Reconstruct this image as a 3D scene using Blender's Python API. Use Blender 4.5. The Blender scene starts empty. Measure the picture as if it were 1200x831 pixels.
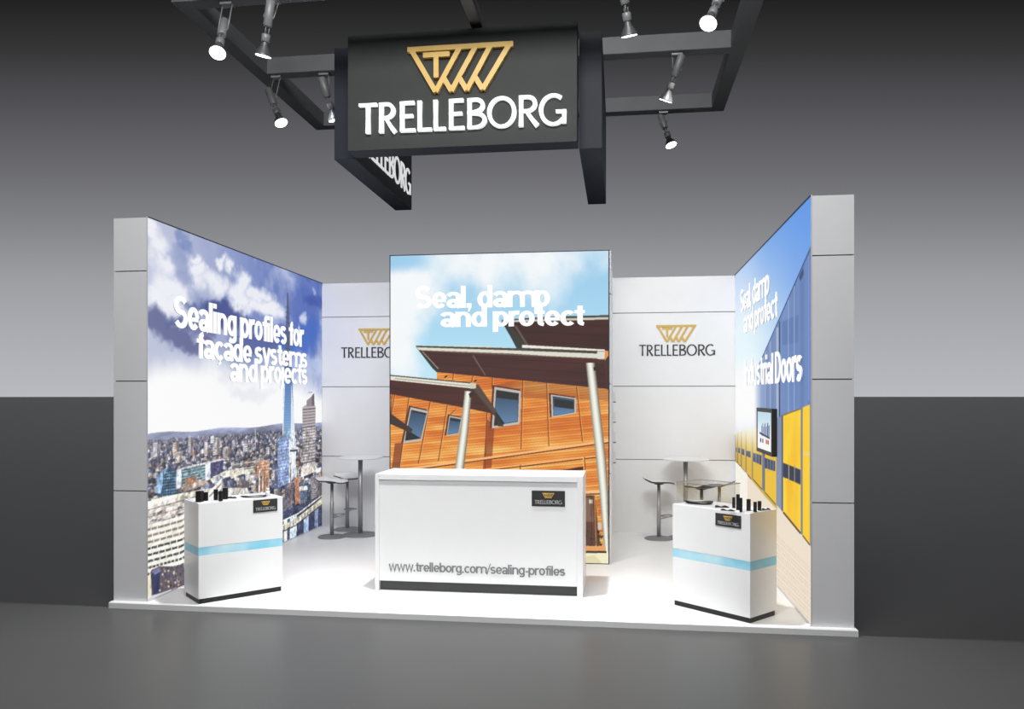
import bpy, bmesh, math, random
import numpy as np
from mathutils import Vector, Matrix

random.seed(7)
RNG = np.random.RandomState(11)
S = bpy.context.scene
COL = S.collection

# ---------------------------------------------------------------- survey of the place
# (booth metres: X right along the front edge, Y into the booth, Z up from the platform top)
F, CX, HY = 931.4884, 600.0, 464.6935
CAM = (1.3534, -6.7086, 1.8636)
TH = -0.1344
CO, SI = math.cos(TH), math.sin(TH)
FLOOR = -0.06          # hall floor
W2 = 2.9009            # inner half width
DEP = 4.283            # inner depth
COLW = 0.324           # thickness of side walls
HGT = 3.49

def atz(u, v, z):
    d = F*(CAM[2]-z)/(v-HY); lx = (u-CX)*d/F
    return (CAM[0]+lx*CO+d*SI, CAM[1]-lx*SI+d*CO, z)
def aty(u, v, Y):
    k = (u-CX)/F; d = (Y-CAM[1])/(CO-k*SI)
    return (CAM[0]+k*d*CO+d*SI, Y, CAM[2]-(v-HY)*d/F)
def atx(u, v, X):
    k = (u-CX)/F; d = (X-CAM[0])/(k*CO+SI)
    return (X, CAM[1]+d*(CO-k*SI), CAM[2]-(v-HY)*d/F)

def lin(c):
    c = c/255.0
    return c/12.92 if c <= 0.04045 else ((c+0.055)/1.055)**2.4
def rgb(r, g, b): return (lin(r), lin(g), lin(b), 1.0)
def linarr(a):
    a = np.clip(a, 0, 255)/255.0
    return np.where(a <= 0.04045, a/12.92, ((a+0.055)/1.055)**2.4)

# ---------------------------------------------------------------- materials
def mat(name, color, rough=0.5, metal=0.0, noise=0.0, nscale=6.0, bump=0.0, spec=0.5, emis=None, estr=0.0):
    m = bpy.data.materials.new(name); m.use_nodes = True
    nt = m.node_tree; b = nt.nodes['Principled BSDF']
    b.inputs['Base Color'].default_value = color
    b.inputs['Roughness'].default_value = rough
    b.inputs['Metallic'].default_value = metal
    b.inputs['Specular IOR Level'].default_value = spec
    tc = nt.nodes.new('ShaderNodeTexCoord')
    n = nt.nodes.new('ShaderNodeTexNoise'); n.inputs['Scale'].default_value = nscale
    n.inputs['Detail'].default_value = 3
    nt.links.new(tc.outputs['Object'], n.inputs['Vector'])
    mx = nt.nodes.new('ShaderNodeMixRGB'); mx.blend_type = 'MIX'
    mr = nt.nodes.new('ShaderNodeMapRange')
    mr.inputs['From Min'].default_value = 0.3; mr.inputs['From Max'].default_value = 0.7
    nt.links.new(n.outputs['Fac'], mr.inputs['Value'])
    k = 1.0-max(noise, 0.01)
    mx.inputs['Color1'].default_value = (color[0]*k, color[1]*k, color[2]*k, 1)
    mx.inputs['Color2'].default_value = color
    nt.links.new(mr.outputs['Result'], mx.inputs['Fac'])
    nt.links.new(mx.outputs['Color'], b.inputs['Base Color'])
    if bump > 0:
        bp = nt.nodes.new('ShaderNodeBump'); bp.inputs['Strength'].default_value = bump
        nt.links.new(n.outputs['Fac'], bp.inputs['Height']); nt.links.new(bp.outputs['Normal'], b.inputs['Normal'])
    if emis:
        b.inputs['Emission Color'].default_value = emis; b.inputs['Emission Strength'].default_value = estr
    return m

def print_mat(name, strength=0.93):
    m = bpy.data.materials.new(name); m.use_nodes = True
    nt = m.node_tree; b = nt.nodes['Principled BSDF']
    a = nt.nodes.new('ShaderNodeAttribute'); a.attribute_name = 'Print'
    b.inputs['Base Color'].default_value = (0.03, 0.03, 0.03, 1); b.inputs['Roughness'].default_value = 0.75
    b.inputs['Specular IOR Level'].default_value = 0.1
    nt.links.new(a.outputs['Color'], b.inputs['Emission Color'])
    b.inputs['Emission Strength'].default_value = strength
    return m

M = {}
M['panel'] = mat('white_wall_panel', (0.78, 0.78, 0.79, 1), 0.42, noise=0.02, spec=0.35)
M['joint'] = mat('panel_joint_shadow_gap', (0.16, 0.16, 0.17, 1), 0.7, noise=0.1)
M['platform'] = mat('white_platform_floor', (0.80, 0.80, 0.80, 1), 0.38, noise=0.02, spec=0.4)
M['counter'] = mat('white_lacquer', (0.80, 0.80, 0.80, 1), 0.3, noise=0.015)
M['groove'] = mat('pale_grey_band', (0.60, 0.60, 0.61, 1), 0.5, noise=0.05)
M['kick'] = mat('dark_grey_kick', (0.045, 0.046, 0.045, 1), 0.4, noise=0.1)
M['black'] = mat('matt_black', (0.006, 0.006, 0.006, 1), 0.5, noise=0.2)
M['profile'] = mat('black_rubber_profile', (0.017, 0.017, 0.017, 1), 0.55, noise=0.3, nscale=60, bump=0.2)
M['tray'] = mat('grey_tray', (0.35, 0.34, 0.33, 1), 0.4, noise=0.1)
M['plaque'] = mat('charcoal_plaque', (0.03, 0.031, 0.031, 1), 0.45, noise=0.1)
M['signface'] = mat('charcoal_sign_face', (0.060, 0.064, 0.061, 1), 0.6, noise=0.08, spec=0.2)
M['signside'] = mat('blue_black_sign_side', (0.030, 0.034, 0.046, 1), 0.55, noise=0.1, spec=0.2)
M['gold'] = mat('gold_letter', (0.86, 0.55, 0.12, 1), 0.4, metal=0.0, noise=0.08)
M['goldflat'] = mat('gold_print', (0.62, 0.40, 0.09, 1), 0.6, noise=0.05)
M['white'] = mat('white_letter_added_glow', (0.92, 0.92, 0.92, 1), 0.4, noise=0.01, emis=(1, 1, 1, 1), estr=0.6)  # emission added so the shadowed sign letters still read white
M['dim'] = mat('pale_grey_print', (0.5, 0.5, 0.5, 1), 0.6, noise=0.05)
M['darktext'] = mat('dark_slate_print', (0.028, 0.030, 0.036, 1), 0.6, noise=0.05)
M['greytext'] = mat('mid_grey_print', (0.20, 0.20, 0.20, 1), 0.6, noise=0.05)
M['litwhite'] = mat('backlit_white_print', (0.1, 0.1, 0.1, 1), 0.7, noise=0.01, emis=(1, 1, 1, 1), estr=0.98)
M['letteredge'] = mat('pale_letter_edge', (0.62, 0.66, 0.72, 1), 0.6, noise=0.02)
M['beam'] = mat('grey_steel_beam', (0.145, 0.15, 0.155, 1), 0.55, noise=0.15, nscale=3)
M['lamp'] = mat('brushed_lamp_metal', (0.30, 0.305, 0.31, 1), 0.42, metal=0.15, noise=0.12, nscale=25)
M['lampdark'] = mat('dark_lamp_metal', (0.13, 0.135, 0.14, 1), 0.4, metal=0.3, noise=0.1)
M['lens'] = mat('glowing_lamp_lens', (0.9, 0.9, 0.9, 1), 0.3, emis=(1, 1, 1, 1), estr=6.0)
M['steel'] = mat('satin_steel', (0.34, 0.34, 0.35, 1), 0.38, metal=0.45, noise=0.06, nscale=20)
M['steelbase'] = mat('dull_steel_foot', (0.20, 0.20, 0.21, 1), 0.5, metal=0.1, noise=0.06, nscale=20)
M['seatwhite'] = mat('white_seat_shell', (0.75, 0.75, 0.75, 1), 0.4, noise=0.02)
M['seatdark'] = mat('dark_seat_edge', (0.05, 0.05, 0.055, 1), 0.4, noise=0.1)
M['tvblack'] = mat('black_screen_bezel', (0.008, 0.008, 0.009, 1), 0.5, noise=0.1)
M['postframe'] = mat('dark_aluminium_edge', (0.03, 0.035, 0.045, 1), 0.4, metal=0.3, noise=0.1)
M['cap'] = mat('white_plastic_cap', (0.7, 0.7, 0.72, 1), 0.4, noise=0.02)

def strip_mat():   # sky print band with soft clouds
    m = bpy.data.materials.new('sky_blue_cloud_band'); m.use_nodes = True
    nt = m.node_tree; b = nt.nodes['Principled BSDF']; b.inputs['Roughness'].default_value = 0.35
    tc = nt.nodes.new('ShaderNodeTexCoord'); n = nt.nodes.new('ShaderNodeTexNoise')
    n.inputs['Scale'].default_value = 2.6; n.inputs['Detail'].default_value = 2
    nt.links.new(tc.outputs['Object'], n.inputs['Vector'])
    r = nt.nodes.new('ShaderNodeValToRGB')
    r.color_ramp.elements[0].position = 0.40; r.color_ramp.elements[0].color = (0.24, 0.60, 0.76, 1)
    r.color_ramp.elements[1].position = 0.66; r.color_ramp.elements[1].color = (0.60, 0.80, 0.86, 1)
    nt.links.new(n.outputs['Fac'], r.inputs['Fac']); nt.links.new(r.outputs['Color'], b.inputs['Base Color'])
    return m
M['strip'] = strip_mat()

def glass_mat():
    m = bpy.data.materials.new('clear_acrylic'); m.use_nodes = True
    nt = m.node_tree; nt.nodes.clear()
    o = nt.nodes.new('ShaderNodeOutputMaterial'); mx = nt.nodes.new('ShaderNodeMixShader')
    t = nt.nodes.new('ShaderNodeBsdfTransparent'); t.inputs['Color'].default_value = (0.965, 0.965, 0.955, 1)
    g = nt.nodes.new('ShaderNodeBsdfGlossy'); g.inputs['Roughness'].default_value = 0.03
    fr = nt.nodes.new('ShaderNodeLayerWeight'); fr.inputs['Blend'].default_value = .25
    mm = nt.nodes.new('ShaderNodeMath'); mm.operation = 'MULTIPLY'; mm.inputs[1].default_value = .22
    nt.links.new(fr.outputs['Facing'], mm.inputs[0]); nt.links.new(mm.outputs[0], mx.inputs[0])
    nt.links.new(t.outputs[0], mx.inputs[1]); nt.links.new(g.outputs[0], mx.inputs[2])
    nt.links.new(mx.outputs[0], o.inputs[0])
    return m
M['glass'] = glass_mat()

def floor_mat():
    m = bpy.data.materials.new('dark_polished_hall_floor'); m.use_nodes = True
    nt = m.node_tree; b = nt.nodes['Principled BSDF']
    tc = nt.nodes.new('ShaderNodeTexCoord'); n = nt.nodes.new('ShaderNodeTexNoise')
    n.inputs['Scale'].default_value = 1.3; n.inputs['Detail'].default_value = 4
    nt.links.new(tc.outputs['Object'], n.inputs['Vector'])
    r = nt.nodes.new('ShaderNodeValToRGB')
    r.color_ramp.elements[0].color = (0.074, 0.074, 0.073, 1); r.color_ramp.elements[1].color = (0.082, 0.082, 0.081, 1)
    nt.links.new(n.outputs['Fac'], r.inputs['Fac']); nt.links.new(r.outputs['Color'], b.inputs['Base Color'])
    b.inputs['Roughness'].default_value = 0.33; b.inputs['Specular IOR Level'].default_value = 0.12
    return m
M['floor'] = floor_mat()

# ---------------------------------------------------------------- mesh helpers
class MB:
    """collects shapes with material slots, builds ONE mesh object"""
    def __init__(s): s.bm = bmesh.new(); s.mats = []
    def mi(s, m):
        if m not in s.mats: s.mats.append(m)
        return s.mats.index(m)
    def box(s, x0, x1, y0, y1, z0, z1, m, mtx=None, bevel=0.0):
        vs = [Vector((x, y, z)) for x in (x0, x1) for y in (y0, y1) for z in (z0, z1)]
        if mtx: vs = [mtx @ v for v in vs]
        bv = [s.bm.verts.new(v) for v in vs]; i = s.mi(m); fs = []
        for q in ((0, 1, 3, 2), (4, 6, 7, 5), (0, 4, 5, 1), (2, 3, 7, 6), (0, 2, 6, 4), (1, 5, 7, 3)):
            f = s.bm.faces.new([bv[k] for k in q]); f.material_index = i; fs.append(f)
        if bevel > 0:
            es = list({e for f in fs for e in f.edges})
            bmesh.ops.bevel(s.bm, geom=es, offset=bevel, segments=2, affect='EDGES', profile=0.5)
        return s
    def lathe(s, prof, m, mtx=None, n=28, smooth=True, caps=True):
        i = s.mi(m); rings = []
        for r, z in prof:
            ring = []
            for k in range(n):
                a = 2*math.pi*k/n; v = Vector((r*math.cos(a), r*math.sin(a), z))
                ring.append(s.bm.verts.new(mtx @ v if mtx else v))
            rings.append(ring)
        for a, b in zip(rings, rings[1:]):
            for k in range(n):
                f = s.bm.faces.new((a[k], a[(k+1) % n], b[(k+1) % n], b[k])); f.material_index = i; f.smooth = smooth
        if caps:
            for ring in (rings[0][::-1], rings[-1]):
                f = s.bm.faces.new(ring); f.material_index = i
        return s
    def tube(s, pts, r, m, n=10):
        i = s.mi(m); pts = [Vector(p) for p in pts]; rings = []
        for j, p in enumerate(pts):
            t = (pts[min(j+1, len(pts)-1)]-pts[max(j-1, 0)]).normalized()
            up = Vector((0, 0, 1)) if abs(t.z) < 0.95 else Vector((1, 0, 0))
            a = t.cross(up).normalized(); b = t.cross(a)
            rings.append([s.bm.verts.new(p+a*r*math.cos(2*math.pi*k/n)+b*r*math.sin(2*math.pi*k/n)) for k in range(n)])
        for a, b in zip(rings, rings[1:]):
            for k in range(n):
                f = s.bm.faces.new((a[k], a[(k+1) % n], b[(k+1) % n], b[k])); f.material_index = i; f.smooth = True
        for ring in (rings[0][::-1], rings[-1]):
            f = s.bm.faces.new(ring); f.material_index = i
        return s
    def prism(s, pts, y0, y1, m, mtx=None):
        """outline in XZ, extruded from y0 to y1"""
        i = s.mi(m)
        def mk(y): return [s.bm.verts.new((mtx @ Vector((x, y, z))) if mtx else Vector((x, y, z))) for x, z in pts]
        a, b = mk(y0), mk(y1); n = len(pts)
        f = s.bm.faces.new(a); f.material_index = i
        f = s.bm.faces.new(b[::-1]); f.material_index = i
        for k in range(n):
            f = s.bm.faces.new((a[k], b[k], b[(k+1) % n], a[(k+1) % n])); f.material_index = i
        return s
    def build(s, name, parent=None, bevel=0.0, recalc=True):
        if recalc: bmesh.ops.recalc_face_normals(s.bm, faces=s.bm.faces)
        me = bpy.data.meshes.new(name); s.bm.to_mesh(me); s.bm.free()
        for m in s.mats: me.materials.append(m)
        o = bpy.data.objects.new(name, me); COL.objects.link(o)
        if parent: o.parent = parent
        if bevel > 0:
            md = o.modifiers.new('edge', 'BEVEL'); md.width = bevel; md.segments = 2; md.limit_method = 'ANGLE'
        return o

def tag(o, label=None, cat=None, group=None, kind=None):
    if label: o['label'] = label
    if cat: o['category'] = cat
    if group: o['group'] = group
    if kind: o['kind'] = kind
    return o
def thing(name, label, cat, loc=(0, 0, 0), rz=0.0, group=None):
    o = bpy.data.objects.new(name, None); COL.objects.link(o)
    o.location = loc; o.rotation_euler = (0, 0, rz); o.empty_display_size = 0.1
    return tag(o, label, cat, group)
def copy_tree(o, parent=None):
    c = o.copy(); COL.objects.link(c)
    if parent: c.parent = parent
    for ch in list(o.children): copy_tree(ch, c)
    return c

# plane frames: local x = to the right as seen, local -y = towards the viewer, local z up
def face_frame(origin, ang): return Matrix.Translation(origin) @ Matrix.Rotation(ang, 4, 'Z')

# ---------------------------------------------------------------- lettering
def arc(cx, cy, rx, ry, a0, a1, n, w0, w1):
    """points with widths along an ellipse; width is w0 at the sides and w1 at top and bottom"""
    out = []
    for k in range(n+1):
        a = math.radians(a0+(a1-a0)*k/n)
        w = w0*abs(math.cos(a))+w1*(1-abs(math.cos(a)))
        out.append((cx+rx*math.cos(a), cy+ry*math.sin(a), w))
    return out
# strokes of each capital in a box of height 1, as (x, y, width) chains; a flared humanist capital
T_, t_ = 0.135, 0.085
def glyph(ch, w):
    h = T_/2; q = t_/2
    if ch == 'T': return [[(0, 1-q, t_*1.15), (w/2, 1-q, t_), (w, 1-q, t_*1.15)], [(w/2, 1, T_), (w/2, .5, T_*.9), (w/2, 0, T_*1.1)]]
    if ch == 'L': return [[(h, 1, T_*1.1), (h, .5, T_*.92), (h, 0, T_)], [(0, q, t_), (w, q, t_*1.2)]]
    if ch == 'E': return [[(h, 1, T_), (h, .5, T_*.92), (h, 0, T_)], [(0, q, t_), (w, q, t_*1.2)], [(0, 1-q, t_), (w*.94, 1-q, t_*1.2)], [(0, .52, t_), (w*.86, .52, t_*1.1)]]
    if ch == 'B':
        r = w*.40; R = w*.46
        return [[(h, 1, T_), (h, .5, T_*.92), (h, 0, T_)],
                [(0, 1-q, t_)]+arc(w*.42, .76, r, .24-q, 90, -90, 10, T_, t_)+[(0, .52+q*.0, t_)],
                [(0, .52, t_)]+arc(w*.46, .27, R, .25-q*.6, 90, -90, 10, T_, t_)+[(0, q, t_)]]
    if ch == 'R':
        return [[(h, 1, T_*1.05), (h, .5, T_*.92), (h, 0, T_*1.1)],
                [(0, 1-q, t_)]+arc(w*.42, .73, w*.40, .27-q, 90, -90, 10, T_, t_)+[(0, .46+q, t_)],
                [(w*.38, .48, T_*.8), (w*.68, .2, T_*.95), (w*.93, 0, T_*1.15)]]
    if ch == 'O': return [arc(w/2, .5, w/2-h, .5-q+.01, 0, 360, 34, T_, t_)]
    if ch == 'G':
        return [arc(w*.53, .5, w*.53-h, .5-q+.01, 52, 318, 28, T_, t_), [(w-h, .46, T_), (w-h, .05, T_)], [(w*.62, .44, t_), (w, .44, t_)]]
LETTERS = [('T', 0, .089), ('R', .101, .185), ('E', .204, .278), ('L', .290, .358), ('L', .368, .427), ('E', .443, .517),
           ('B', .532, .622), ('O', .627, .765), ('R', .778, .871), ('G', .872, 1.0)]
def stroke(mb, chain, sx, sz, ox, oz, y0, y1, m, mtx):
    n = len(chain); L, R = [], []
    closed = n > 3 and abs(chain[0][0]-chain[-1][0]) < 1e-6 and abs(chain[0][1]-chain[-1][1]) < 1e-6
    P = [Vector((c[0]*sx, c[1]*sz)) for c in chain]
    for k in range(n):
        a = P[k-1] if k > 0 else (P[n-2] if closed else P[0]); b = P[k+1] if k < n-1 else (P[1] if closed else P[-1])
        t = (b-a).normalized(); nn = Vector((-t.y, t.x)); w = chain[k][2]*sz/2
        L.append(P[k]+nn*w); R.append(P[k]-nn*w)
    i = mb.mi(m)
    def v(p, y):
        q = Vector((ox+p.x, y, oz+p.y)); return mb.bm.verts.new(mtx @ q if mtx else q)
    A = [(v(L[k], y0), v(R[k], y0), v(L[k], y1), v(R[k], y1)) for k in range(n)]
    for k in range(n-1):
        a, b = A[k], A[k+1]
        for q in ((a[0], b[0], b[1], a[1]), (a[2], a[3], b[3], b[2]), (a[0], a[2], b[2], b[0]), (a[1], b[1], b[3], a[3])):
            f = mb.bm.faces.new(q); f.material_index = i
    if not closed:
        for a in (A[0], A[-1]):
            f = mb.bm.faces.new((a[0], a[1], a[3], a[2])); f.material_index = i
def emblem(mb, W, ox, oz, y0, y1, m, mtx, w=0.045):
    """the inverted triangle mark: width W, its top edge at height oz"""
    A, B = (.035, -w*.5), (1, 0); V = [(.27, -.43), (.42, -.43), (.565, -.43), (.715, -.43)]
    top = [(.52-.02, -w*.6), (.67-.02, -w*.6), (.81-.02, -w*.6), (.968, -w*.5)]
    ch = [[(0, -w/2), (1.0, -w/2)]]
    ch.append([A, V[0]])
    for k in range(4): ch.append([V[k], top[k]])
    for k, e in ((1, (.345, -.300)), (2, (.49, -.300)), (3, (.637, -.300))): ch.append([V[k], e])
    ch.append([(.15, -.085), (.405, -.085)]); ch.append([(.275, -.085), (.275, -.30)])
    for n, c in enumerate(ch):
        dy = 0.0004*n*(1 if y0 < y1 else -1)
        stroke(mb, [(x, z, w) for x, z in c], W, W, ox, oz, y0-dy, y1, m, mtx)
def wordmark(mb, x0, x1, z0, h, y0, y1, m, mtx):
    W = x1-x0
    for ch, a, b in LETTERS:
        for n, c in enumerate(glyph(ch, (b-a)*W/h)):
            stroke(mb, c, h, h, x0+a*W, z0, y0-0.0004*n, y1, m, mtx)

def grot(ch, w=.19, t=.145):
    """bold grotesque glyph as stroke chains (ascender 1, x-height .73) and its advance"""
    h = w/2; q = t/2; X = .73; O = lambda cx, rx=.30, ry=X/2, cy=X/2: arc(cx, cy, rx-h, ry-q, 0, 360, 26, w, t)
    V = lambda x, a, b, k=1.0: [(x, a, w*k), (x, b, w*k)]
    if ch == 'o': return [O(.30)], .62
    if ch == 'c': return [arc(.30, X/2, .30-h, X/2-q, 42, 318, 20, w, t)], .56
    if ch == 'ç': return [arc(.30, X/2, .30-h, X/2-q, 42, 318, 20, w, t), [(.31, .02, .08), (.35, -.10, .09), (.24, -.19, .07)]], .56
    if ch == 'e': return [arc(.30, X/2, .30-h, X/2-q, 4, 320, 22, w, t), [(h, .335, t*.85), (.56, .335, t*.85)]], .61
    if ch == 'a': return [arc(.275, X-q-.16, .205, .16, 165, 5, 10, w, t)+[(.48, .45, w), (.48, .12, w), (.52, 0, w*.9)], arc(.27, .205, .27-h, .205-q, 0, 360, 20, w, t)], .60
    if ch == 'b': return [V(h, 0, 1), O(.32)], .63
    if ch == 'd': return [V(.60-h, 0, 1), O(.29)], .64
    if ch == 'p': return [V(h, -.26, X), O(.32)], .63
    if ch == 'q': return [V(.60-h, -.26, X), O(.29)], .64
    if ch == 'g': return [O(.29), [(.59-h, X, w), (.59-h, .0, w)]+arc(.30, -.06, .29-h, .19-q, 0, -150, 10, w, t)], .64
    if ch == 'n': return [V(h, 0, X), [(h, .38, t)]+arc(.305, .44, .305-h, .29-q, 160, 0, 12, w, t)+[(.61-h, 0, w)]], .65
    if ch == 'm':
        A = lambda c: [(c-.24, .38, t)]+arc(c, .46, .24, .27-q, 160, 0, 10, w*.95, t)+[(c+.24, 0, w*.95)]
        return [V(h, 0, X), A(h+.25), A(h+.70)], 1.08
    if ch == 'r': return [V(h, 0, X), [(h, .36, t)]+arc(.34, .44, .34-h, .29-q, 165, 72, 7, w, w*.95)], .42
    if ch == 'u': return [V(.60-h, 0, X), [(h, X, w)]+arc(.295, .29, .295-h, .29-q, 180, 340, 12, w, t)], .65
    if ch in 'sS':
        H, W = (X, .53) if ch == 's' else (1.0, .68); ry = (H-2*q)/4; rx = W/2-h
        return [arc(W/2, q+3*ry, rx, ry, 28, 262, 14, w, t)+arc(W/2, q+ry, rx, ry, 82, -152, 14, w, t)], W+.03
    if ch == 'l': return [V(h, 0, 1)], w+.055
    if ch == 'i': return [V(h, 0, X), V(h, .84, 1)], w+.055
    if ch == 'j': return [[(h, X, w), (h, -.08, w), (h-.05, -.17, t), (-.06, -.19, t)], V(h, .84, 1)], w+.055
    if ch == 'f': return [[(.12+h, 0, w), (.12+h, .75, w)]+arc(.36, .76, .36-.12-h, .24-q, 175, 95, 6, w, t), [(.0, X-q, t), (.39, X-q, t)]], .39
    if ch == 't': return [[(.11+h, .94, w), (.11+h, .2, w)]+arc(.37, .19, .37-.11-h, .19-q, 185, 265, 6, w, t), [(.0, X-q, t), (.39, X-q, t)]], .41
    if ch == 'y': return [[(.07, X, w*.9), (.30, .02, w)], [(.53, X, w*.9), (.30, .02, w), (.22, -.17, t), (.05, -.20, t)]], .60
    if ch == 'w': return [[(.07, X, w*.85), (.23, 0, w*.9), (.42, X, w*.8), (.61, 0, w*.9), (.77, X, w*.85)]], .85
    if ch == 'D': return [V(h, 0, 1), [(0, 1-q, t), (.24, 1-q, t)]+arc(.30, .5, .40-h, .5-q, 88, -88, 16, w, t)+[(.24, q, t), (0, q, t)]], .73
    if ch == 'I': return [V(h, 0, 1)], w+.06
    if ch == '.': return [V(h, 0, w)], w+.06
    if ch == ',': return [V(h, 0, w), [(h+.04, 0, w*.5), (h-.02, -.17, w*.3)]], w+.06
    if ch == '/': return [[(.02, -.1, w*.6), (.36, 1.04, w*.6)]], .37
    if ch == '-': return [[(.03, .32, t), (.30, .32, t)]], .33
    return [], .24
def text_line(mb, string, x0, x1, base, cap, y, thick, m, mtx, w=.205, t=.155, side=None, track=-.03):
    """a line of bold grotesque lettering fitted between x0 and x1, ascenders `cap` high; front face at local y"""
    chains = []; x = 0.0
    for ch in string:
        c, a = grot(ch, w, t); chains.append((x, c)); x += a+track
    W = x-track-.05; sx = (x1-x0)/W
    i0 = mb.mi(m); i1 = mb.mi(side or m)
    for ox, cs in chains:
        for n, c in enumerate(cs):
            f0 = len(mb.bm.faces)
            stroke2(mb, c, sx, cap, x0+ox*sx, base, y-.0002*n, y+thick, i0, i1, mtx)
def stroke2(mb, chain, sx, sz, ox, oz, y0, y1, i0, i1, mtx):
    n = len(chain)
    P = [Vector((c[0], c[1])) for c in chain]; closed = n > 3 and (P[0]-P[-1]).length < 1e-6
    def v(p, y):
        q = Vector((ox+p.x*sx, y, oz+p.y*sz)); return mb.bm.verts.new(mtx @ q if mtx else q)
    A = []
    for k in range(n):
        a = P[k-1] if k > 0 else (P[n-2] if closed else P[0]); b = P[k+1] if k < n-1 else (P[1] if closed else P[-1])
        d1 = (P[k]-a); d2 = (b-P[k]); t = (b-a).normalized(); nn = Vector((-t.y, t.x)); w = chain[k][2]/2
        if d1.length > 0 and d2.length > 0:
            c_ = d1.normalized().dot(d2.normalized()); w = w/max(.45, math.sqrt(max(0, (1+c_)/2)))
        l, r = P[k]+nn*w, P[k]-nn*w
        A.append((v(l, y0), v(r, y0), v(l, y1), v(r, y1)))
    for k in range(n-1):
        a, b = A[k], A[k+1]
        for j, q in enumerate(((a[0], b[0], b[1], a[1]), (a[2], a[3], b[3], b[2]), (a[0], a[2], b[2], b[0]), (a[1], b[1], b[3], a[3]))):
            f = mb.bm.faces.new(q); f.material_index = i0 if j == 0 else i1
    if not closed:
        for a in (A[0], A[-1]):
            f = mb.bm.faces.new((a[0], a[1], a[3], a[2])); f.material_index = i1

#==SETTING
# ---------------------------------------------------------------- the setting
mb = MB(); mb.box(-2500, 2500, -60, 5000, FLOOR-0.2, FLOOR, M['floor']); tag(mb.build('floor'), kind='structure')
# white platform with a small chamfer along its edge
mb = MB()
x0, x1, y0, y1 = -W2-COLW, W2+COLW, -0.012, DEP+0.3
e = 0.022
base = [(x0-e, y0-0.03, FLOOR), (x1+e, y0-0.03, FLOOR), (x1+e, y1, FLOOR), (x0-e, y1, FLOOR)]
mid = [(x0-e, y0-0.03, -0.012), (x1+e, y0-0.03, -0.012), (x1+e, y1, -0.012), (x0-e, y1, -0.012)]
top = [(x0-e+.01, y0-0.02, 0), (x1+e-.01, y0-0.02, 0), (x1+e-.01, y1, 0), (x0-e+.01, y1, 0)]
R_ = [[mb.bm.verts.new(p) for p in r] for r in (base, mid, top)]
i = mb.mi(M['platform'])
for a, b in ((0, 1), (1, 2)):
    for k in range(4): mb.bm.faces.new((R_[a][k], R_[a][(k+1) % 4], R_[b][(k+1) % 4], R_[b][k]))
mb.bm.faces.new(R_[2]); mb.bm.faces.new(R_[0][::-1])
tag(mb.build('booth_platform'), 'low white exhibition platform the whole booth stands on', None, kind='structure')

LEV = [0.0, 1.003, 2.003, 3.005, HGT]
G = 0.005
def panelled(name, x0, x1, y0, y1, cutx=None, cuty=None):
    """a dark core box faced by white panels with open joints at each metre"""
    mb = MB(); c = 0.012
    mb.box(x0+c, x1-c, y0+c, y1-c, 0.0, HGT-c, M['joint'])
    xs = cutx or [x0, x1]; ys = cuty or [y0, y1]
    for a, b in zip(LEV, LEV[1:]):
        za, zb = a+(G if a > 0 else 0), b-(G if b < HGT else 0)
        for xa, xb in zip(xs, xs[1:]):
            for ya, yb in zip(ys, ys[1:]):
                mb.box(xa+(0.002 if xa != x0 else 0), xb-(0.002 if xb != x1 else 0), ya+(0.002 if ya != y0 else 0), yb-(0.002 if yb != y1 else 0), za, zb, M['panel'])
    o = mb.build(name); tag(o, kind='structure'); return o
panelled('wall_left', -W2-COLW, -W2, 0.0, DEP, cuty=[0, 1.07, 2.14, 3.21, DEP])
panelled('wall_right', W2, W2+COLW, 0.0, DEP, cuty=[0, 1.07, 2.14, 3.21, DEP])
panelled('wall_back', -W2-COLW, W2+COLW, DEP+0.001, DEP+0.12, cutx=[-W2-COLW, 0, W2+COLW])
TX0, TX1, TY = -1.268, 1.262, 2.197
panelled('wall_center', TX0+0.01, TX1, TY+0.012, DEP)

#==POSTERS
# ---------------------------------------------------------------- printed lightboxes
def fbm(h, w, cells, octs=5, seed=0, pers=0.5, aspect=1.0):
    r = np.random.RandomState(seed); out = np.zeros((h, w)); amp = 1; tot = 0
    for o in range(octs):
        cy = max(2, int(cells*2**o)); cx = max(2, int(cells*aspect*2**o))
        g = r.rand(cy+2, cx+2)
        ys = np.linspace(0, cy-.001, h); xs = np.linspace(0, cx-.001, w)
        yi = ys.astype(int); xi = xs.astype(int); fy = (ys-yi)[:, None]; fx = (xs-xi)[None, :]
        fy = fy*fy*(3-2*fy); fx = fx*fx*(3-2*fx)
        v = (g[yi][:, xi]*(1-fy)*(1-fx)+g[yi+1][:, xi]*fy*(1-fx)+g[yi][:, xi+1]*(1-fy)*fx+g[yi+1][:, xi+1]*fy*fx)
        out += v*amp; tot += amp; amp *= pers
    return out/tot
def ss(a, b, x):
    t = np.clip((x-a)/(b-a), 0, 1); return t*t*(3-2*t)

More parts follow.
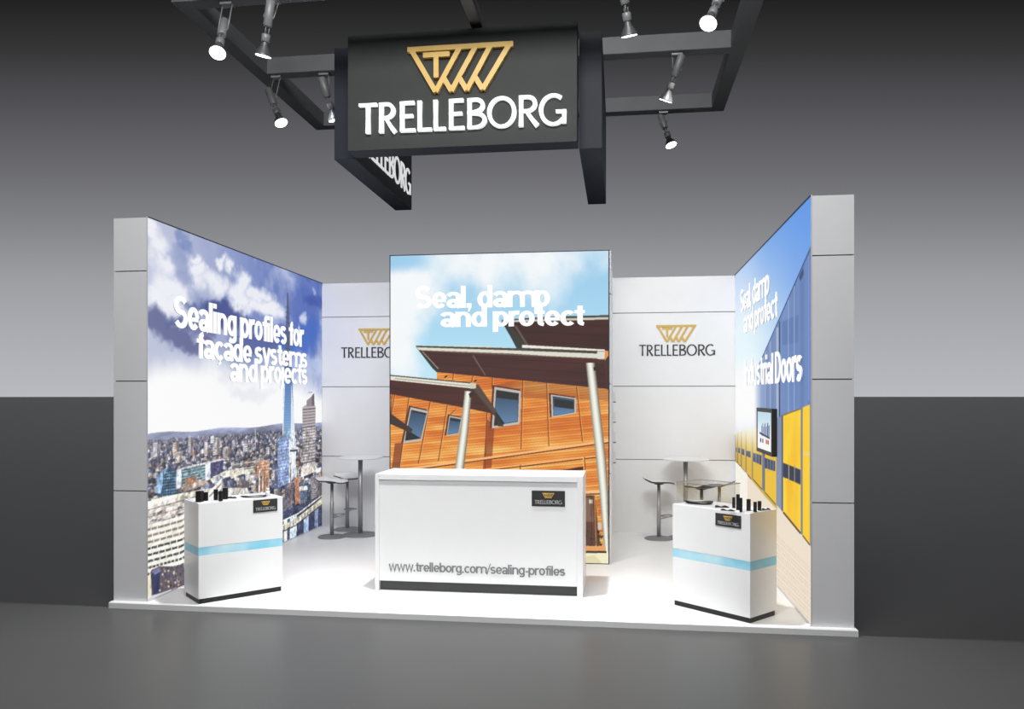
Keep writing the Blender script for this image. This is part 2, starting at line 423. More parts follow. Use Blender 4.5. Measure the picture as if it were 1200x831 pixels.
class Canvas:
    """flat artwork in the plane of a poster: s = metres to the right, z = metres up"""
    def __init__(c, s0, s1, z0, z1, w, h, conv):
        c.w, c.h = w*2, h*2; c.s0, c.s1, c.z0, c.z1 = s0, s1, z0, z1; c.conv = conv
        c.a = np.zeros((c.h, c.w, 3))
        c.yy, c.xx = np.mgrid[0:c.h, 0:c.w].astype(float)
    def P(c, u, v):
        s, z = c.conv(u, v)
        return ((s-c.s0)/(c.s1-c.s0)*c.w, (c.z1-z)/(c.z1-c.z0)*c.h)
    def raw(c, pts, col, alpha=1.0, grain=0.0, tex=None):
        xs = [p[0] for p in pts]; ys = [p[1] for p in pts]
        x0, x1 = max(0, int(min(xs))), min(c.w, int(max(xs))+2); y0, y1 = max(0, int(min(ys))), min(c.h, int(max(ys))+2)
        if x0 >= x1 or y0 >= y1: return
        X = c.xx[y0:y1, x0:x1]+.5; Y = c.yy[y0:y1, x0:x1]+.5
        ins = np.zeros(X.shape, bool); n = len(pts)
        for k in range(n):
            xa, ya = pts[k]; xb, yb = pts[(k+1) % n]
            if ya == yb: continue
            cond = ((ya > Y) != (yb > Y)) & (X < (xb-xa)*(Y-ya)/(yb-ya)+xa)
            ins ^= cond
        sub = c.a[y0:y1, x0:x1]
        if tex is not None: colr = tex(X, Y)
        else: colr = np.array(col, float)*np.ones(X.shape+(3,))
        if grain: colr = colr+(RNG.rand(*X.shape)[..., None]-.5)*grain
        sub[ins] = sub[ins]*(1-alpha)+colr[ins]*alpha
    def poly(c, pts, col, **k): c.raw([c.P(*p) for p in pts], col, **k)
    def line(c, p, q, wpx, col, w2=None, **k):
        """a thin tapered bar; widths in photo pixels, measured in the poster plane"""
        dx, dy = q[0]-p[0], q[1]-p[1]; L = math.hypot(dx, dy) or 1; nx, ny = -dy/L, dx/L
        a = wpx/2; b = (w2 if w2 is not None else wpx)/2
        c.poly([(p[0]+nx*a, p[1]+ny*a), (q[0]+nx*b, q[1]+ny*b), (q[0]-nx*b, q[1]-ny*b), (p[0]-nx*a, p[1]-ny*a)], col, **k)
    def grid(c):
        """photo-frame coordinates are not needed here: returns s,z fields scaled 0..1 (x right, y down)"""
        return c.xx/c.w, c.yy/c.h

def printed(name, cv, w, h, mtx, parent, m):
    """a mesh sheet w x h cells carrying the canvas as its print; local x right, z up, y=0"""
    a = cv.a.reshape(h, 2, w, 2, 3).mean(axis=(1, 3))
    # colour per vertex, (w+1)x(h+1)
    p = np.pad(a, ((0, 1), (0, 1), (0, 0)), mode='edge')
    L = linarr(p)[::-1]
    S_, Z_ = np.meshgrid(np.linspace(0, cv.s1-cv.s0, w+1), np.linspace(cv.z0, cv.z1, h+1))
    co = np.stack([S_, np.zeros_like(S_), Z_], -1).reshape(-1, 3)
    R = np.array(mtx.to_3x3()); t = np.array(mtx.translation); co = co@R.T+t
    idx = np.arange((w+1)*(h+1)).reshape(h+1, w+1)
    q = np.stack([idx[:-1, :-1], idx[:-1, 1:], idx[1:, 1:], idx[1:, :-1]], -1).reshape(-1, 4)
    me = bpy.data.meshes.new(name)
    me.vertices.add(len(co)); me.vertices.foreach_set('co', co.astype(np.float32).ravel())
    me.loops.add(q.size); me.loops.foreach_set('vertex_index', q.astype(np.int32).ravel())
    me.polygons.add(len(q)); me.polygons.foreach_set('loop_start', np.arange(0, q.size, 4, dtype=np.int32))
    me.polygons.foreach_set('loop_total', np.full(len(q), 4, np.int32))
    at = me.color_attributes.new('Print', 'FLOAT_COLOR', 'POINT')
    rgba = np.concatenate([L.reshape(-1, 3), np.ones((len(co), 1))], 1)
    at.data.foreach_set('color', rgba.astype(np.float32).ravel())
    me.materials.append(m); me.update(calc_edges=True); me.validate()
    o = bpy.data.objects.new(name, me); COL.objects.link(o); o.parent = parent
    return o
def frame_box(parent, mtx, wid, z0, z1, t, depth, m):
    """thin edge profile around a print; local x 0..wid"""
    mb = MB()
    mb.box(-t, 0.0, -0.004, depth, z0-t, z1+t, m, mtx); mb.box(wid, wid+t, -0.004, depth, z0-t, z1+t, m, mtx)
    mb.box(0, wid, -0.004, depth, z1, z1+t, m, mtx); mb.box(0, wid, -0.004, depth, z0-t, z0, m, mtx)
    return mb.build('frame', parent)
PM = print_mat('backlit_fabric_print')

# ======== the orange timber building, centre
YC = 2.18
cs0, cs1 = aty(457.6, 400, YC)[0], aty(713, 400, YC)[0]
cv = Canvas(cs0, cs1, 0.008, 3.482, 400, 560, lambda u, v: (lambda p: (p[0], p[2]))(aty(u, v, YC)))
gx, gy = cv.grid(); H_, W_ = cv.h, cv.w
n1 = fbm(H_, W_, 3, 6, 3); n2 = fbm(H_, W_, 5, 5, 9)
blue = np.array([158, 207, 240.]); blu2 = np.array([186, 232, 250.]); wh = np.array([250, 253, 255.])
sky = blue*(1-ss(0, .45, gy))[..., None]+blu2*ss(0, .45, gy)[..., None]
def blob(x, y, rx, ry): return np.exp(-(((gx-x)/rx)**2+((gy-y)/ry)**2))
cl = (n1-.5)*2.2+(n2-.5)*.8+.95*blob(.10, .14, .26, .10)+.8*blob(.62, .02, .36, .10)+.45*blob(.72, .12, .2, .06)+.35*blob(.0, .30, .25, .10)-.55*blob(.95, .16, .12, .09)-.45*blob(.05, .02, .12, .035)-.35*blob(.33, .12, .10, .05)-.3*blob(.35, .27, .3, .05)
k = ss(-.15, .75, cl)[..., None]
cv.a[:] = sky*(1-k)+wh*k
# timber cladding: planks follow a tilted course, colour varies board by board
def timber(X, Y, slope=-0.10, shade=1.0, pitch=9.5, red=0.0):
    t = (Y+slope*-1.0*X)/pitch; b = np.floor(t); f = t-b
    r = np.random.RandomState(5); tab = r.rand(997)
    v = tab[(b.astype(int) % 997)]; g = fbm(Y.shape[0], X.shape[1], 4, 4, 21, .6, aspect=.35)
    g2 = fbm(Y.shape[0], X.shape[1], 26, 2, 22, .6, aspect=.25)
    base = np.array([244, 158, 66.]) ; hi = np.array([255, 204, 120.]); lo = np.array([220, 114, 36.])
    m = np.clip(.5+(v-.5)*.55+(g-.5)*1.1+(g2-.5)*.9-red, 0, 1)[..., None]
    c = np.where(m < .5, lo*(1-2*m)+base*2*m, base*(2-2*m)+hi*(2*m-1))
    c = c*(1-.28*(f < .16)[..., None])*shade
    return c
def tb(**k): return lambda X, Y: timber(X, Y, **k)
wallpoly = [(457, 457), (512, 457), (512.3, 432), (516, 430), (560, 440), (640, 440), (714, 440), (714, 664), (457, 664)]
cv.poly(wallpoly, None, tex=tb())
# sky wedge left of the gable, between roofs
cv.poly([(580, 452), (600, 447), (714, 452), (714, 470), (590, 466)], (120, 55, 20), alpha=.35)
# panel joints
for a, b in (((460, 462), (457.5, 490)), ((463, 461), (458.5, 489)), ((479.5, 466), (468, 551)), ((504.5, 471), (490.5, 544)), ((524.5, 475), (514, 541)),
             ((532, 433), (531, 446)), ((554.5, 440), (553, 449)), ((577.5, 441), (577, 455)), ((571, 484), (568.5, 552)),
             ((613, 446), (611, 527)), ((641, 449), (643.5, 523)), ((676, 453), (683, 518)), ((535, 480), (528, 486))):
    cv.line(a, b, 1.0, (112, 48, 12)); cv.line((a[0]+1.1, a[1]), (b[0]+1.1, b[1]), .8, (250, 180, 100), alpha=.7)
cv.poly([(571, 492), (580, 498), (576, 552), (566, 552)], (120, 40, 12), alpha=.6)
cv.poly([(463, 520), (473, 519), (467, 552), (459, 552)], (110, 40, 20), alpha=.65)
# storey rails
cv.poly([(457.5, 552), (580, 534.5), (713, 515.5), (713, 518.5), (580, 538), (457.5, 555)], (255, 186, 118)); cv.line((457.5, 555), (713, 519.2), 1.3, (90, 38, 14))
cv.line((560, 551.5), (700, 534.5), 1.6, (255, 178, 104)); cv.line((560, 553.2), (700, 536.3), 1.2, (86, 36, 14))
cv.line((610, 545), (609.5, 560), 1, (110, 50, 16)); cv.line((684, 536), (684.5, 566), 1.2, (250, 186, 110)); cv.line((685.5, 536), (686, 566), 1.0, (110, 50, 16))
cv.poly([(646, 553.5), (684, 547), (684, 552), (646, 557)], (70, 28, 12))
# windows: dark reveal, pale frame, blue glass with a dark reflection
def pane(q, refl, fr=(196, 190, 180)):
    cxm = sum(p[0] for p in q)/4; cym = sum(p[1] for p in q)/4
    gr = lambda k: [(cxm+(p[0]-cxm)*k, cym+(p[1]-cym)*k) for p in q]
    cv.poly([(p[0]-1.6, p[1]-1.2) for p in gr(1.06)], (88, 40, 22)); cv.poly(gr(1.02), fr); cv.poly(gr(.88), (46, 54, 60))
    g = gr(.84); a = cv.P(*g[0])[1]; b = cv.P(*g[2])[1]
    cv.poly(g, None, tex=lambda X, Y: np.array([48, 72, 100.])+(np.array([92, 128, 164.])-np.array([48, 72, 100.]))*((Y-a)/(b-a)).clip(0, 1)[..., None])
    cv.poly(refl, (32, 36, 38))
pane([(481.5, 478), (502, 482.5), (494, 516.5), (473, 519.5)], [(476.5, 503.5), (492.5, 513.5), (491.5, 514.6), (475, 517)])
cv.poly([(483.5, 481), (500.5, 484.6), (500, 486.8), (483, 483.2)], (36, 40, 42))
pane([(527, 487.8), (541.5, 490.5), (538, 509), (523.5, 511.3)], [(528.4, 490.4), (540, 492.8), (539.6, 495), (528, 493)])
pane([(580, 454.2), (610.5, 459), (609, 497), (577, 502)], [(581.5, 482), (592, 497), (590.5, 498), (579.5, 499.5)])
cv.poly([(582, 457.5), (608, 461.5), (607.7, 469.5), (581.4, 466.5)], (34, 38, 38))
pane([(646, 463), (675.2, 467.2), (675, 484.7), (647.2, 489.6)], [(649.5, 467.5), (672.5, 470.6), (672.5, 480), (649.8, 477)])
# roof far right
RB = (66, 30, 26)
def soffit(c0=(74, 34, 28), c1=(48, 22, 20)):
    def f(X, Y):
        g = fbm(Y.shape[0], X.shape[1], 3, 4, 31, .6, aspect=.3); st = (np.sin((Y-X*.07)/5.5) > .9)*.16
        return (np.array(c0)*(g[..., None])+np.array(c1)*(1-g[..., None]))*1.05*(1-st[..., None])
    return f
cv.poly([(591, 381), (600, 374), (714, 374), (714, 413), (617, 409), (606, 409)], None, tex=soffit())
cv.poly([(588, 377), (596, 378), (618, 405.5), (618, 410), (607, 409.5)], (52, 52, 46)); cv.line((604, 382), (619, 406), 2.4, (96, 84, 72))
cv.poly([(588, 375.2), (640, 371.5), (714, 369.5), (714, 372.8), (640, 375), (590, 378)], (76, 70, 60)); cv.poly([(600, 375.5), (714, 372), (714, 374.6), (600, 378)], (206, 206, 190))
# roof middle
cv.poly([(489, 408), (708, 420), (711, 424), (711, 456), (513, 436.5)], None, tex=soffit((84, 40, 34), (54, 26, 24)))
cv.line((554.5, 417), (569, 440), 1.3, (120, 96, 88))
cv.poly([(487, 406), (491, 410), (515, 434), (512.5, 437), (507, 432)], (50, 50, 46)); cv.line((495, 412), (514, 432.5), 1.2, (150, 140, 124))
cv.poly([(487, 405.6), (560, 405.6), (612, 409), (709, 412.5), (708, 421.5), (600, 414.8), (491, 410.6)], (226, 224, 208))
cv.poly([(487, 405.4), (612, 408.6), (700, 412), (700, 414.8), (612, 411.4), (489, 407.4)], (70, 66, 58)); cv.line((496, 411.2), (700, 420.6), 1.0, (120, 104, 92))
cv.poly([(612, 404.5), (709, 410), (709, 412), (612, 408)], (236, 236, 226))
cv.poly([(709, 411), (714, 412), (714, 416), (709, 424)], (232, 146, 70)); cv.poly([(708.4, 424), (714, 416), (714, 458), (711, 456)], (70, 40, 34))
# roof left
cv.poly([(457, 443), (556, 455), (580, 483), (577, 485), (551, 479.5), (457, 462)], None, tex=soffit((88, 40, 30), (58, 26, 22)))
cv.poly([(556, 450), (560, 452), (581, 482), (584, 500), (591, 500), (577, 485), (566, 473), (554, 456)], (62, 44, 36))
cv.poly([(557, 451), (561, 451), (583, 483), (578, 484.5), (556, 458)], (82, 68, 56))
cv.poly([(457, 440.6), (556, 449.2), (556, 455.8), (457, 445.6)], (232, 230, 214)); cv.line((457, 440.2), (552, 449.2), 1.4, (66, 60, 50)); cv.line((463, 444), (552, 453), .9, (150, 144, 130))
cv.poly([(551.5, 449), (558, 449.5), (558, 455.5), (551.5, 456)], (214, 206, 186))
for p in ((522.5, 441.5), (557, 446.5)): cv.poly([(p[0]-2, p[1]+1.2), (p[0]+1, p[1]-1.6), (p[0]+2.4, p[1]-.6), (p[0]-.4, p[1]+1.8)], (40, 22, 16))
cv.poly([(457, 484), (484, 503.5), (481.5, 508), (470, 502.5), (457, 497)], (60, 44, 38))
cv.poly([(457.5, 549), (469, 547.5), (472, 551), (468, 553), (457.5, 553)], (92, 92, 88))
# pipes
def pipe(L, R):
    n = 9
    cols = [(150, 150, 136), (196, 198, 184), (226, 228, 216), (242, 244, 234), (250, 250, 242), (240, 240, 228), (214, 212, 198), (176, 172, 156), (126, 118, 104)]
    for i in range(n):
        a, b = i/n, (i+1.15)/n
        q = [(l[0]+(r[0]-l[0])*a, l[1]+(r[1]-l[1])*a) for l, r in zip(L, R)]; p = [(l[0]+(r[0]-l[0])*b, l[1]+(r[1]-l[1])*b) for l, r in zip(L, R)]
        cv.poly(q+p[::-1], cols[i])
pipe([(545, 458.5), (539.5, 506), (532.7, 553), (531, 575)], [(553, 459), (549, 506), (543.6, 553), (541, 575)])
cv.poly([(549.5, 462), (555, 458), (556, 463), (551, 467)], (36, 34, 30))
pipe([(687, 425.5), (692.5, 480), (698, 530), (703, 580), (708.5, 640), (709, 652)], [(697, 425.5), (703.5, 480), (710.5, 540), (713, 580), (714, 640), (714, 652)])
cv.poly([(695.5, 431), (702, 427), (701.5, 434), (696, 435)], (40, 36, 32))
# the lower storey glimpsed right of the desk
cv.line((684, 577.5), (703, 576.8), 2.4, (244, 196, 150)); cv.line((684, 579.6), (703, 579.2), 1.2, (80, 36, 16))
cv.poly([(684, 581), (697, 581), (704, 640), (684, 640)], (96, 60, 44)); cv.poly([(697, 581), (703, 581), (708.5, 640), (704, 640)], None, tex=tb(shade=.95))
cv.poly([(686, 584), (694, 584), (696, 612), (686, 612)], (128, 96, 78)); cv.poly([(691, 586), (694.5, 586), (694.5, 590.5), (691, 590.5)], (240, 236, 224))
for i in range(46):
    u, v = 684+RNG.rand()*21, 622+RNG.rand()*19; c = 24+RNG.rand()*60
    cv.poly([(u, v), (u+2.6, v-.8), (u+2, v+2.6)], (c, c*.82, c*.66))
cv.line((697, 581), (699, 640), 1.4, (176, 116, 62)); cv.line((693, 581), (694, 640), .8, (60, 36, 24)); cv.poly([(700.5, 613), (705, 613), (705.6, 621), (701, 621)], (214, 196, 178))
cv.poly([(684, 640.5), (710, 640.5), (710.5, 646), (684, 646)], (234, 164, 100)); cv.poly([(684, 646), (711, 646), (711, 648.6), (684, 648.6)], (64, 50, 36))
cv.poly([(457, 648.6), (714, 648.6), (714, 664), (457, 664)], (246, 240, 206)); cv.poly([(684, 653), (697, 651), (706, 660), (684, 661)], (230, 222, 176))
cv.poly([(457, 560), (684, 560), (684, 648), (457, 648)], None, tex=tb(shade=.9))
# pale vignette of the printed edge
root = thing('lightbox_poster', 'tall backlit poster of an orange timber building under blue sky behind the reception desk', 'poster', ((cs0+cs1)/2, YC, 0))
mt = Matrix.Translation((-(cs1-cs0)/2, 0, 0))
printed('print', cv, 400, 560, mt, root, PM)
frame_box(root, mt, cs1-cs0, 0.008, 3.482, 0.010, 0.026, M['postframe'])
mb = MB()
def cx_(u, v): p = aty(u, v, YC); return p[0]-(cs0+cs1)/2, p[2]
def cline(st, uL, uR, vb, vt, off, n):
    a, zb = cx_(uL, vb); b, _ = cx_(uR, vb); _, zt = cx_((uL+uR)/2, vt)
    _, zb2 = cx_((uL+uR)/2, vb)
    text_line(mb, st, a, b, zb2, zt-zb2, -0.010-n*.001, 0.008, M['litwhite'], None, side=M['letteredge'])
cline('Seal, damp', 487, 643.5, 360.6, 334.5, .035, 0)
cline('and protect', 516.5, 684.5, 382.6, 358, .035, 1)
mb.build('lettering', root)

# ======== the city skyline, left wall
XL = -W2+0.007
D1 = DEP-0.012
cv = Canvas(0.0, D1, 0.01, HGT, 380, 470, lambda u, v: (lambda p: (p[1], p[2]))(atx(u, v, XL)))
gx, gy = cv.grid(); H_, W_ = cv.h, cv.w
n1 = fbm(H_, W_, 3, 7, 40, .55, aspect=1.3); n2 = fbm(H_, W_, 6, 5, 41, .6, aspect=1.2); n3 = fbm(H_, W_, 4, 6, 47, .58)
deep = np.array([92, 116, 186.]); pale = np.array([206, 212, 234.]); white = np.array([255, 255, 255.]); viol = np.array([96, 100, 148.])
A = np.empty((H_, W_, 3))
b_ = ss(.0, .9, gx+.3*(n3-.5))
top = np.array([190, 196, 220.])*(1-b_)[..., None]+np.array([88, 112, 186.])*b_[..., None]
k = ss(.42, .64, n1*.55+n2*.45)[..., None]*.62
A[:] = top*(1-k)+np.array([226, 230, 244.])*k
def cloud(pts, col, strength=1.0, seed=0, soft=.10):
    """a dark cloud bank: soft union of blobs broken up by noise"""
    f = np.full((H_, W_), -9.0)
    wx = (fbm(H_, W_, 4, 6, seed+200, .62)-.5)*W_*.30; wy = (fbm(H_, W_, 4, 6, seed+300, .62)-.5)*H_*.17
    for (u, v, ru, rv) in pts:
        x, y = cv.P(u, v); x2, _ = cv.P(u+ru, v); _, y2 = cv.P(u, v+rv)
        f = np.maximum(f, 1.15-np.sqrt(((cv.xx+wx-x)/abs(x2-x))**2+((cv.yy+wy-y)/abs(y2-y))**2))
    f = f+(fbm(H_, W_, 9, 5, seed, .65)-.5)*.9
    m = ss(-.12, .10+soft*2.6, f)*strength
    A[:] = A*(1-m[..., None])+np.array(col)*m[..., None]
W3 = (246, 247, 253)
cloud([(180, 275, 14, 22), (186, 300, 20, 26), (196, 330, 26, 22), (180, 345, 18, 16)], W3, .92, 70, .3)
cloud([(228, 303, 10, 9), (238, 318, 13, 12), (252, 334, 18, 14), (272, 345, 20, 13)], W3, .95, 71, .3)
cloud([(268, 303, 9, 7), (280, 316, 10, 10), (294, 332, 12, 12), (310, 348, 14, 12), (318, 362, 14, 12)], W3, .95, 72, .3)
cloud([(250, 285, 14, 5), (300, 295, 16, 4)], (226, 230, 246), .7, 73, .3)
cloud([(300, 365, 22, 12), (275, 362, 16, 10), (322, 372, 12, 10)], W3, .9, 78, .3)
cloud([(208, 300, 12, 14), (216, 322, 12, 14), (232, 338, 12, 8)], (132, 146, 196), .55, 63, .3)
cloud([(208, 280, 10, 8), (215, 292, 12, 9)], (104, 126, 186), .6, 74, .3)
cloud([(180, 378, 26, 20), (205, 392, 34, 17), (236, 402, 26, 11)], (98, 104, 152), .95, 60, .16)
cloud([(190, 366, 20, 9)], (74, 86, 140), .8, 68, .2)
cloud([(246, 364, 28, 16), (262, 372, 18, 16)], (70, 84, 146), .97, 61, .16)
cloud([(244, 383, 20, 12)], (108, 112, 160), .8, 69, .2)
cloud([(298, 376, 13, 9), (312, 396, 28, 13), (292, 402, 24, 8)], (84, 98, 160), .9, 62, .16)
cloud([(362, 392, 16, 30), (340, 395, 10, 16)], (66, 106, 196), .9, 64, .25)
cloud([(368, 352, 10, 12)], (60, 84, 168), .8, 75, .25)
cloud([(357, 372, 5, 8), (352, 384, 4, 6), (371, 345, 3, 6)], (236, 240, 252), .8, 76, .3)
cloud([(355, 330, 18, 8)], (110, 130, 196), .6, 77, .25)
# whitening towards the skyline
yw = ss(.34, .47, gy+.16*(n1-.5)+.05*blob(.2, .5, .3, .2)-.05*blob(1, .45, .2, .2))
A = A*(1-yw)[..., None]+white*yw[..., None]
warm = (ss(.56, .66, gy)*ss(.8, .1, gx))[..., None]*.5
A = A*(1-warm)+np.array([255, 250, 232.])*warm
cloud([(264, 446, 16, 14), (300, 458, 30, 9)], (224, 228, 240), .5, 66, .3)
cloud([(364, 425, 16, 10)], (206, 222, 246), .5, 67, .3)
cv.a[:] = A
# horizon and haze
def hz(u): return 509.0+(u-172)*(494.5-509.0)/205.0
hp = [(u, hz(u)+1.2*math.sin(u*.09)) for u in range(168, 384, 4)]
def hills(X, Y):
    g = fbm(Y.shape[0], X.shape[1], 14, 4, 90, .65, aspect=.5); g2 = fbm(Y.shape[0], X.shape[1], 60, 2, 91, .7, aspect=.7)
    yh = cv.P(170, 509)[1]; yb = cv.P(170, 545)[1]; t = ((Y-yh)/(yb-yh)).clip(0, 1)
    m = (np.clip(t*2.2, 0, 1)*.85)[..., None]
    c = np.array([168, 176, 206.])*(1-m)+np.array([92, 98, 140.])*m
    return c*(1+((g-.5)*.9+(g2-.5)*.9*t)[..., None])
cv.poly(hp+[(384, 640), (168, 720)], None, tex=hills)
# base colour of the town
cv.poly([(p[0], p[1]+22) for p in hp]+[(384, 640), (168, 720)], (104, 100, 118), grain=34)
PAL = [(214, 204, 200), (186, 176, 178), (158, 142, 140), (120, 112, 128), (84, 82, 112), (60, 62, 96), (46, 50, 78), (232, 226, 222), (206, 170, 144), (150, 120, 108), (96, 110, 150), (128, 144, 176), (70, 60, 70), (240, 236, 226), (176, 130, 100)]
def block(u, v, w, h, col, win=True):
    """a small building: lit face, shaded face, roof, and rows of windows"""
    d = tuple(x*.62 for x in col); r = tuple(min(255, x*1.12+8) for x in col)
    sk = -.10
    cv.poly([(u, v-h), (u+w*.62, v-h+sk*w), (u+w*.62, v+sk*w), (u, v)], col, grain=22)
    cv.poly([(u+w*.62, v-h+sk*w), (u+w, v-h+h*.08), (u+w, v), (u+w*.62, v+sk*w)], d, grain=14)
    cv.poly([(u, v-h), (u+w*.4, v-h-w*.10-.4), (u+w, v-h+h*.08), (u+w*.62, v-h+sk*w)], r, grain=14)
    if win and h > 5:
        n = int(h/2.0)
        for k in range(1, n):
            y = v-h+k*h/n; cv.line((u+.3, y), (u+w*.60, y+sk*w*.6), .75, tuple(x*.55 for x in col), alpha=.65)
for row in range(40):
    t = row/39.0
    step = 1.6+t*6.5
    u = 168.0+RNG.rand()*step
    while u < 378:
        v = hz(u)+10+t**1.25*(70+20*(378-u)/200.)+(RNG.rand()-.5)*3
        w = step*(.7+.8*RNG.rand()); h = (.8+2.2*RNG.rand()+t*9*RNG.rand()**1.4)
        c = PAL[RNG.randint(len(PAL))]; hz_ = (1-t)*.45
        c = tuple(c[i]*(1-hz_)+(118, 122, 160)[i]*hz_ for i in range(3))
        if RNG.rand() < .34: cv.poly([(u, v-h*.5), (u+w*1.2, v-h*.6), (u+w, v), (u, v)], (52, 58, 72), alpha=.8, grain=30)
        else: block(u, v, w, h, c)
        u += step*(.75+.5*RNG.rand())
# mid-distance towers
for (u, v, w, h, c) in ((180, 536, 7, 16, (206, 200, 210)), (203, 530, 7, 10, (216, 190, 176)), (221, 531, 4.5, 19, (196, 186, 196)), (206, 543, 8, 12, (220, 206, 190)), (226, 538, 3.5, 10, (220, 170, 150)), (240, 535, 5, 16, (210, 196, 196)),
                        (250, 534, 8, 20, (214, 204, 204)), (247, 520, 6, 8, (230, 230, 238)), (262, 537, 9, 12, (190, 176, 176)), (285, 530, 8, 9, (200, 196, 210)), (272, 526, 5, 9, (170, 168, 190)), (312, 533, 6, 8, (196, 190, 200))):
    block(u, v, w, h, c)
cv.line((299.5, 503), (299.5, 530), .6, (210, 214, 232))
# blue curved glass block and the long office
cv.poly([(182, 578), (185, 562), (191, 552), (200, 547), (209, 552), (208, 580), (196, 588)], (44, 74, 120), grain=22)
cv.poly([(182, 578), (185, 561), (191, 551), (197, 547.5), (192, 560), (189, 579)], (130, 176, 222), grain=14)
for i in range(9):
    y = 555+i*3.4; cv.line((191, y), (208, y-2.2), 1.3, (60, 122, 138) if i % 2 else (86, 150, 170)); cv.line((191, y+1.6), (208, y-.6), .7, (28, 48, 84))
for i in range(6): cv.line((192+i*2.8, 552+abs(i-2)*.4), (192+i*2.8, 585-i*.8), .5, (30, 52, 90))
cv.poly([(207, 551), (213, 549), (213, 571), (207, 574)], (222, 226, 240)); cv.poly([(213, 549), (241, 543), (241, 560), (213, 569)], (60, 84, 112))
for i in range(5): cv.line((213, 551.5+i*4), (241, 545.5+i*3.5), 1.3, (70, 140, 142)); cv.line((213, 553.4+i*4), (241, 547.3+i*3.5), .8, (196, 204, 206))
cv.poly([(213, 548.5), (262, 537.5), (264, 540), (241, 544.5), (213, 551)], (208, 206, 210)); cv.poly([(241, 544), (247, 543), (247, 562), (241, 564)], (214, 224, 244))
cv.poly([(247, 543), (262, 539.5), (262, 553), (247, 559)], (66, 66, 112)); cv.poly([(217, 562), (230, 558), (232, 566), (218, 571)], (206, 138, 96)); cv.poly([(212, 571), (240, 563), (246, 567), (216, 577)], (196, 168, 150))
cv.poly([(246, 562), (262, 553), (280, 549), (280, 556), (262, 561), (250, 567)], (226, 218, 196))
# stepped pale block by the railway and the brown tower beside it
for (u, v, w, h, c) in ((238, 583, 12, 14, (150, 160, 196)), (252, 580, 10, 22, (190, 196, 224)), (266, 578, 12, 14, (100, 104, 146)), (283, 586, 9, 22, (120, 112, 124)), (300, 577, 14, 14, (112, 92, 92)), (322, 574, 12, 16, (78, 92, 136)), (334, 592, 16, 26, (112, 104, 120)), (352, 588, 12, 22, (96, 120, 160)), (365, 585, 12, 26, (150, 140, 150)), (342, 600, 10, 10, (70, 66, 92))):
    block(u, v, w, h, c)
cv.poly([(301, 543), (308, 539), (316, 541), (316, 556), (301, 558)], (222, 160, 122)); cv.poly([(307, 556), (316, 556), (316, 575), (307, 577)], (204, 150, 116))
for i in range(4): cv.line((301, 546+i*3.3), (316, 543.6+i*3.5), .7, (150, 92, 72))
cv.line((304.5, 552), (304, 578), 1.6, (224, 206, 184)); cv.line((310, 558), (310, 577), 1.2, (96, 66, 66))
for i in range(5): cv.line((274, 545+i*3), (300, 541+i*3), 1.1, [(232, 220, 196), (150, 130, 120)][i % 2])
cv.poly([(270, 556), (283, 551), (299, 549), (299, 553), (284, 556), (271, 562)], (232, 224, 200))
cv.poly([(350, 571), (360, 569.5), (361, 574), (351, 576)], (255, 252, 236)); cv.poly([(345, 560), (350, 558), (352, 590), (346, 592)], (206, 130, 96))
# the tapering glass tower
cv.poly([(336.8, 343), (338.2, 346), (341.5, 470), (346.5, 560), (343, 560), (334, 470)], (70, 80, 110))
def sh(X, Y):
    t = ((Y-cv.P(338, 440)[1])/(cv.P(338, 540)[1]-cv.P(338, 440)[1])).clip(0, 1)[..., None]
    c = np.array([86, 122, 184.])*(1-t)+np.array([160, 208, 240.])*t
    return c*(1-.10*((Y % 9) < 2.2)[..., None])
cv.poly([(336.4, 346), (338.4, 346), (342.5, 440), (345, 500), (346.5, 520), (331.5, 530), (332, 470), (333.2, 440)], None, tex=sh)
cv.poly([(336.6, 343), (338.2, 344), (341.0, 438), (333.8, 438)], (92, 96, 124), alpha=.85, grain=12)
for i in range(14): cv.line((334.6, 360+i*6), (340, 362+i*6), .9, (56, 60, 88), alpha=.55)
cv.poly([(341.5, 448), (345.5, 500), (347.5, 560), (344, 560), (341, 500)], (224, 236, 248)); cv.line((333.5, 450), (331, 530), 1.2, (236, 244, 252))
# slab in front of it
cv.poly([(325.5, 516), (328, 511), (337, 510), (339.5, 514), (339.5, 566), (326, 572)], (134, 160, 214), grain=10)
for i in range(14): cv.line((326, 518+i*3.8), (339, 515.5+i*3.7), .8, (90, 112, 172))
cv.line((339.6, 514), (339.6, 566), 1.3, (222, 232, 250)); cv.poly([(340, 516), (347, 514), (347.5, 528), (346, 560), (341, 564)], (196, 210, 226)); cv.line((340, 529), (348, 528), 2, (40, 44, 70))
cv.line((343.5, 530), (342, 562), 1.6, (250, 252, 255))
# ribbed concrete tower
cv.poly([(354.5, 478), (358, 475), (368, 474), (370, 477), (369.5, 545), (355, 549)], (188, 178, 180), grain=10)
cv.poly([(359.5, 470), (364, 466), (368.2, 462.5), (368.6, 476), (359.5, 477)], (150, 138, 146)); cv.line((361.5, 460.5), (366, 460), .8, (120, 112, 124)); cv.poly([(365.5, 464), (368.4, 461), (368.8, 476), (365.5, 476)], (112, 100, 110))
for i in range(19): cv.line((354.8, 480.5+i*3.5), (369.6, 479+i*3.4), 1.2, (126, 116, 124) if i % 6 else (70, 64, 80))
cv.poly([(352.5, 548), (371, 543), (372, 552), (353, 560)], (226, 214, 204)); cv.line((355, 546), (355.5, 562), 1.6, (240, 236, 232)); cv.poly([(370.5, 549), (376.5, 548), (376.5, 553), (370.5, 555)], (250, 250, 250))
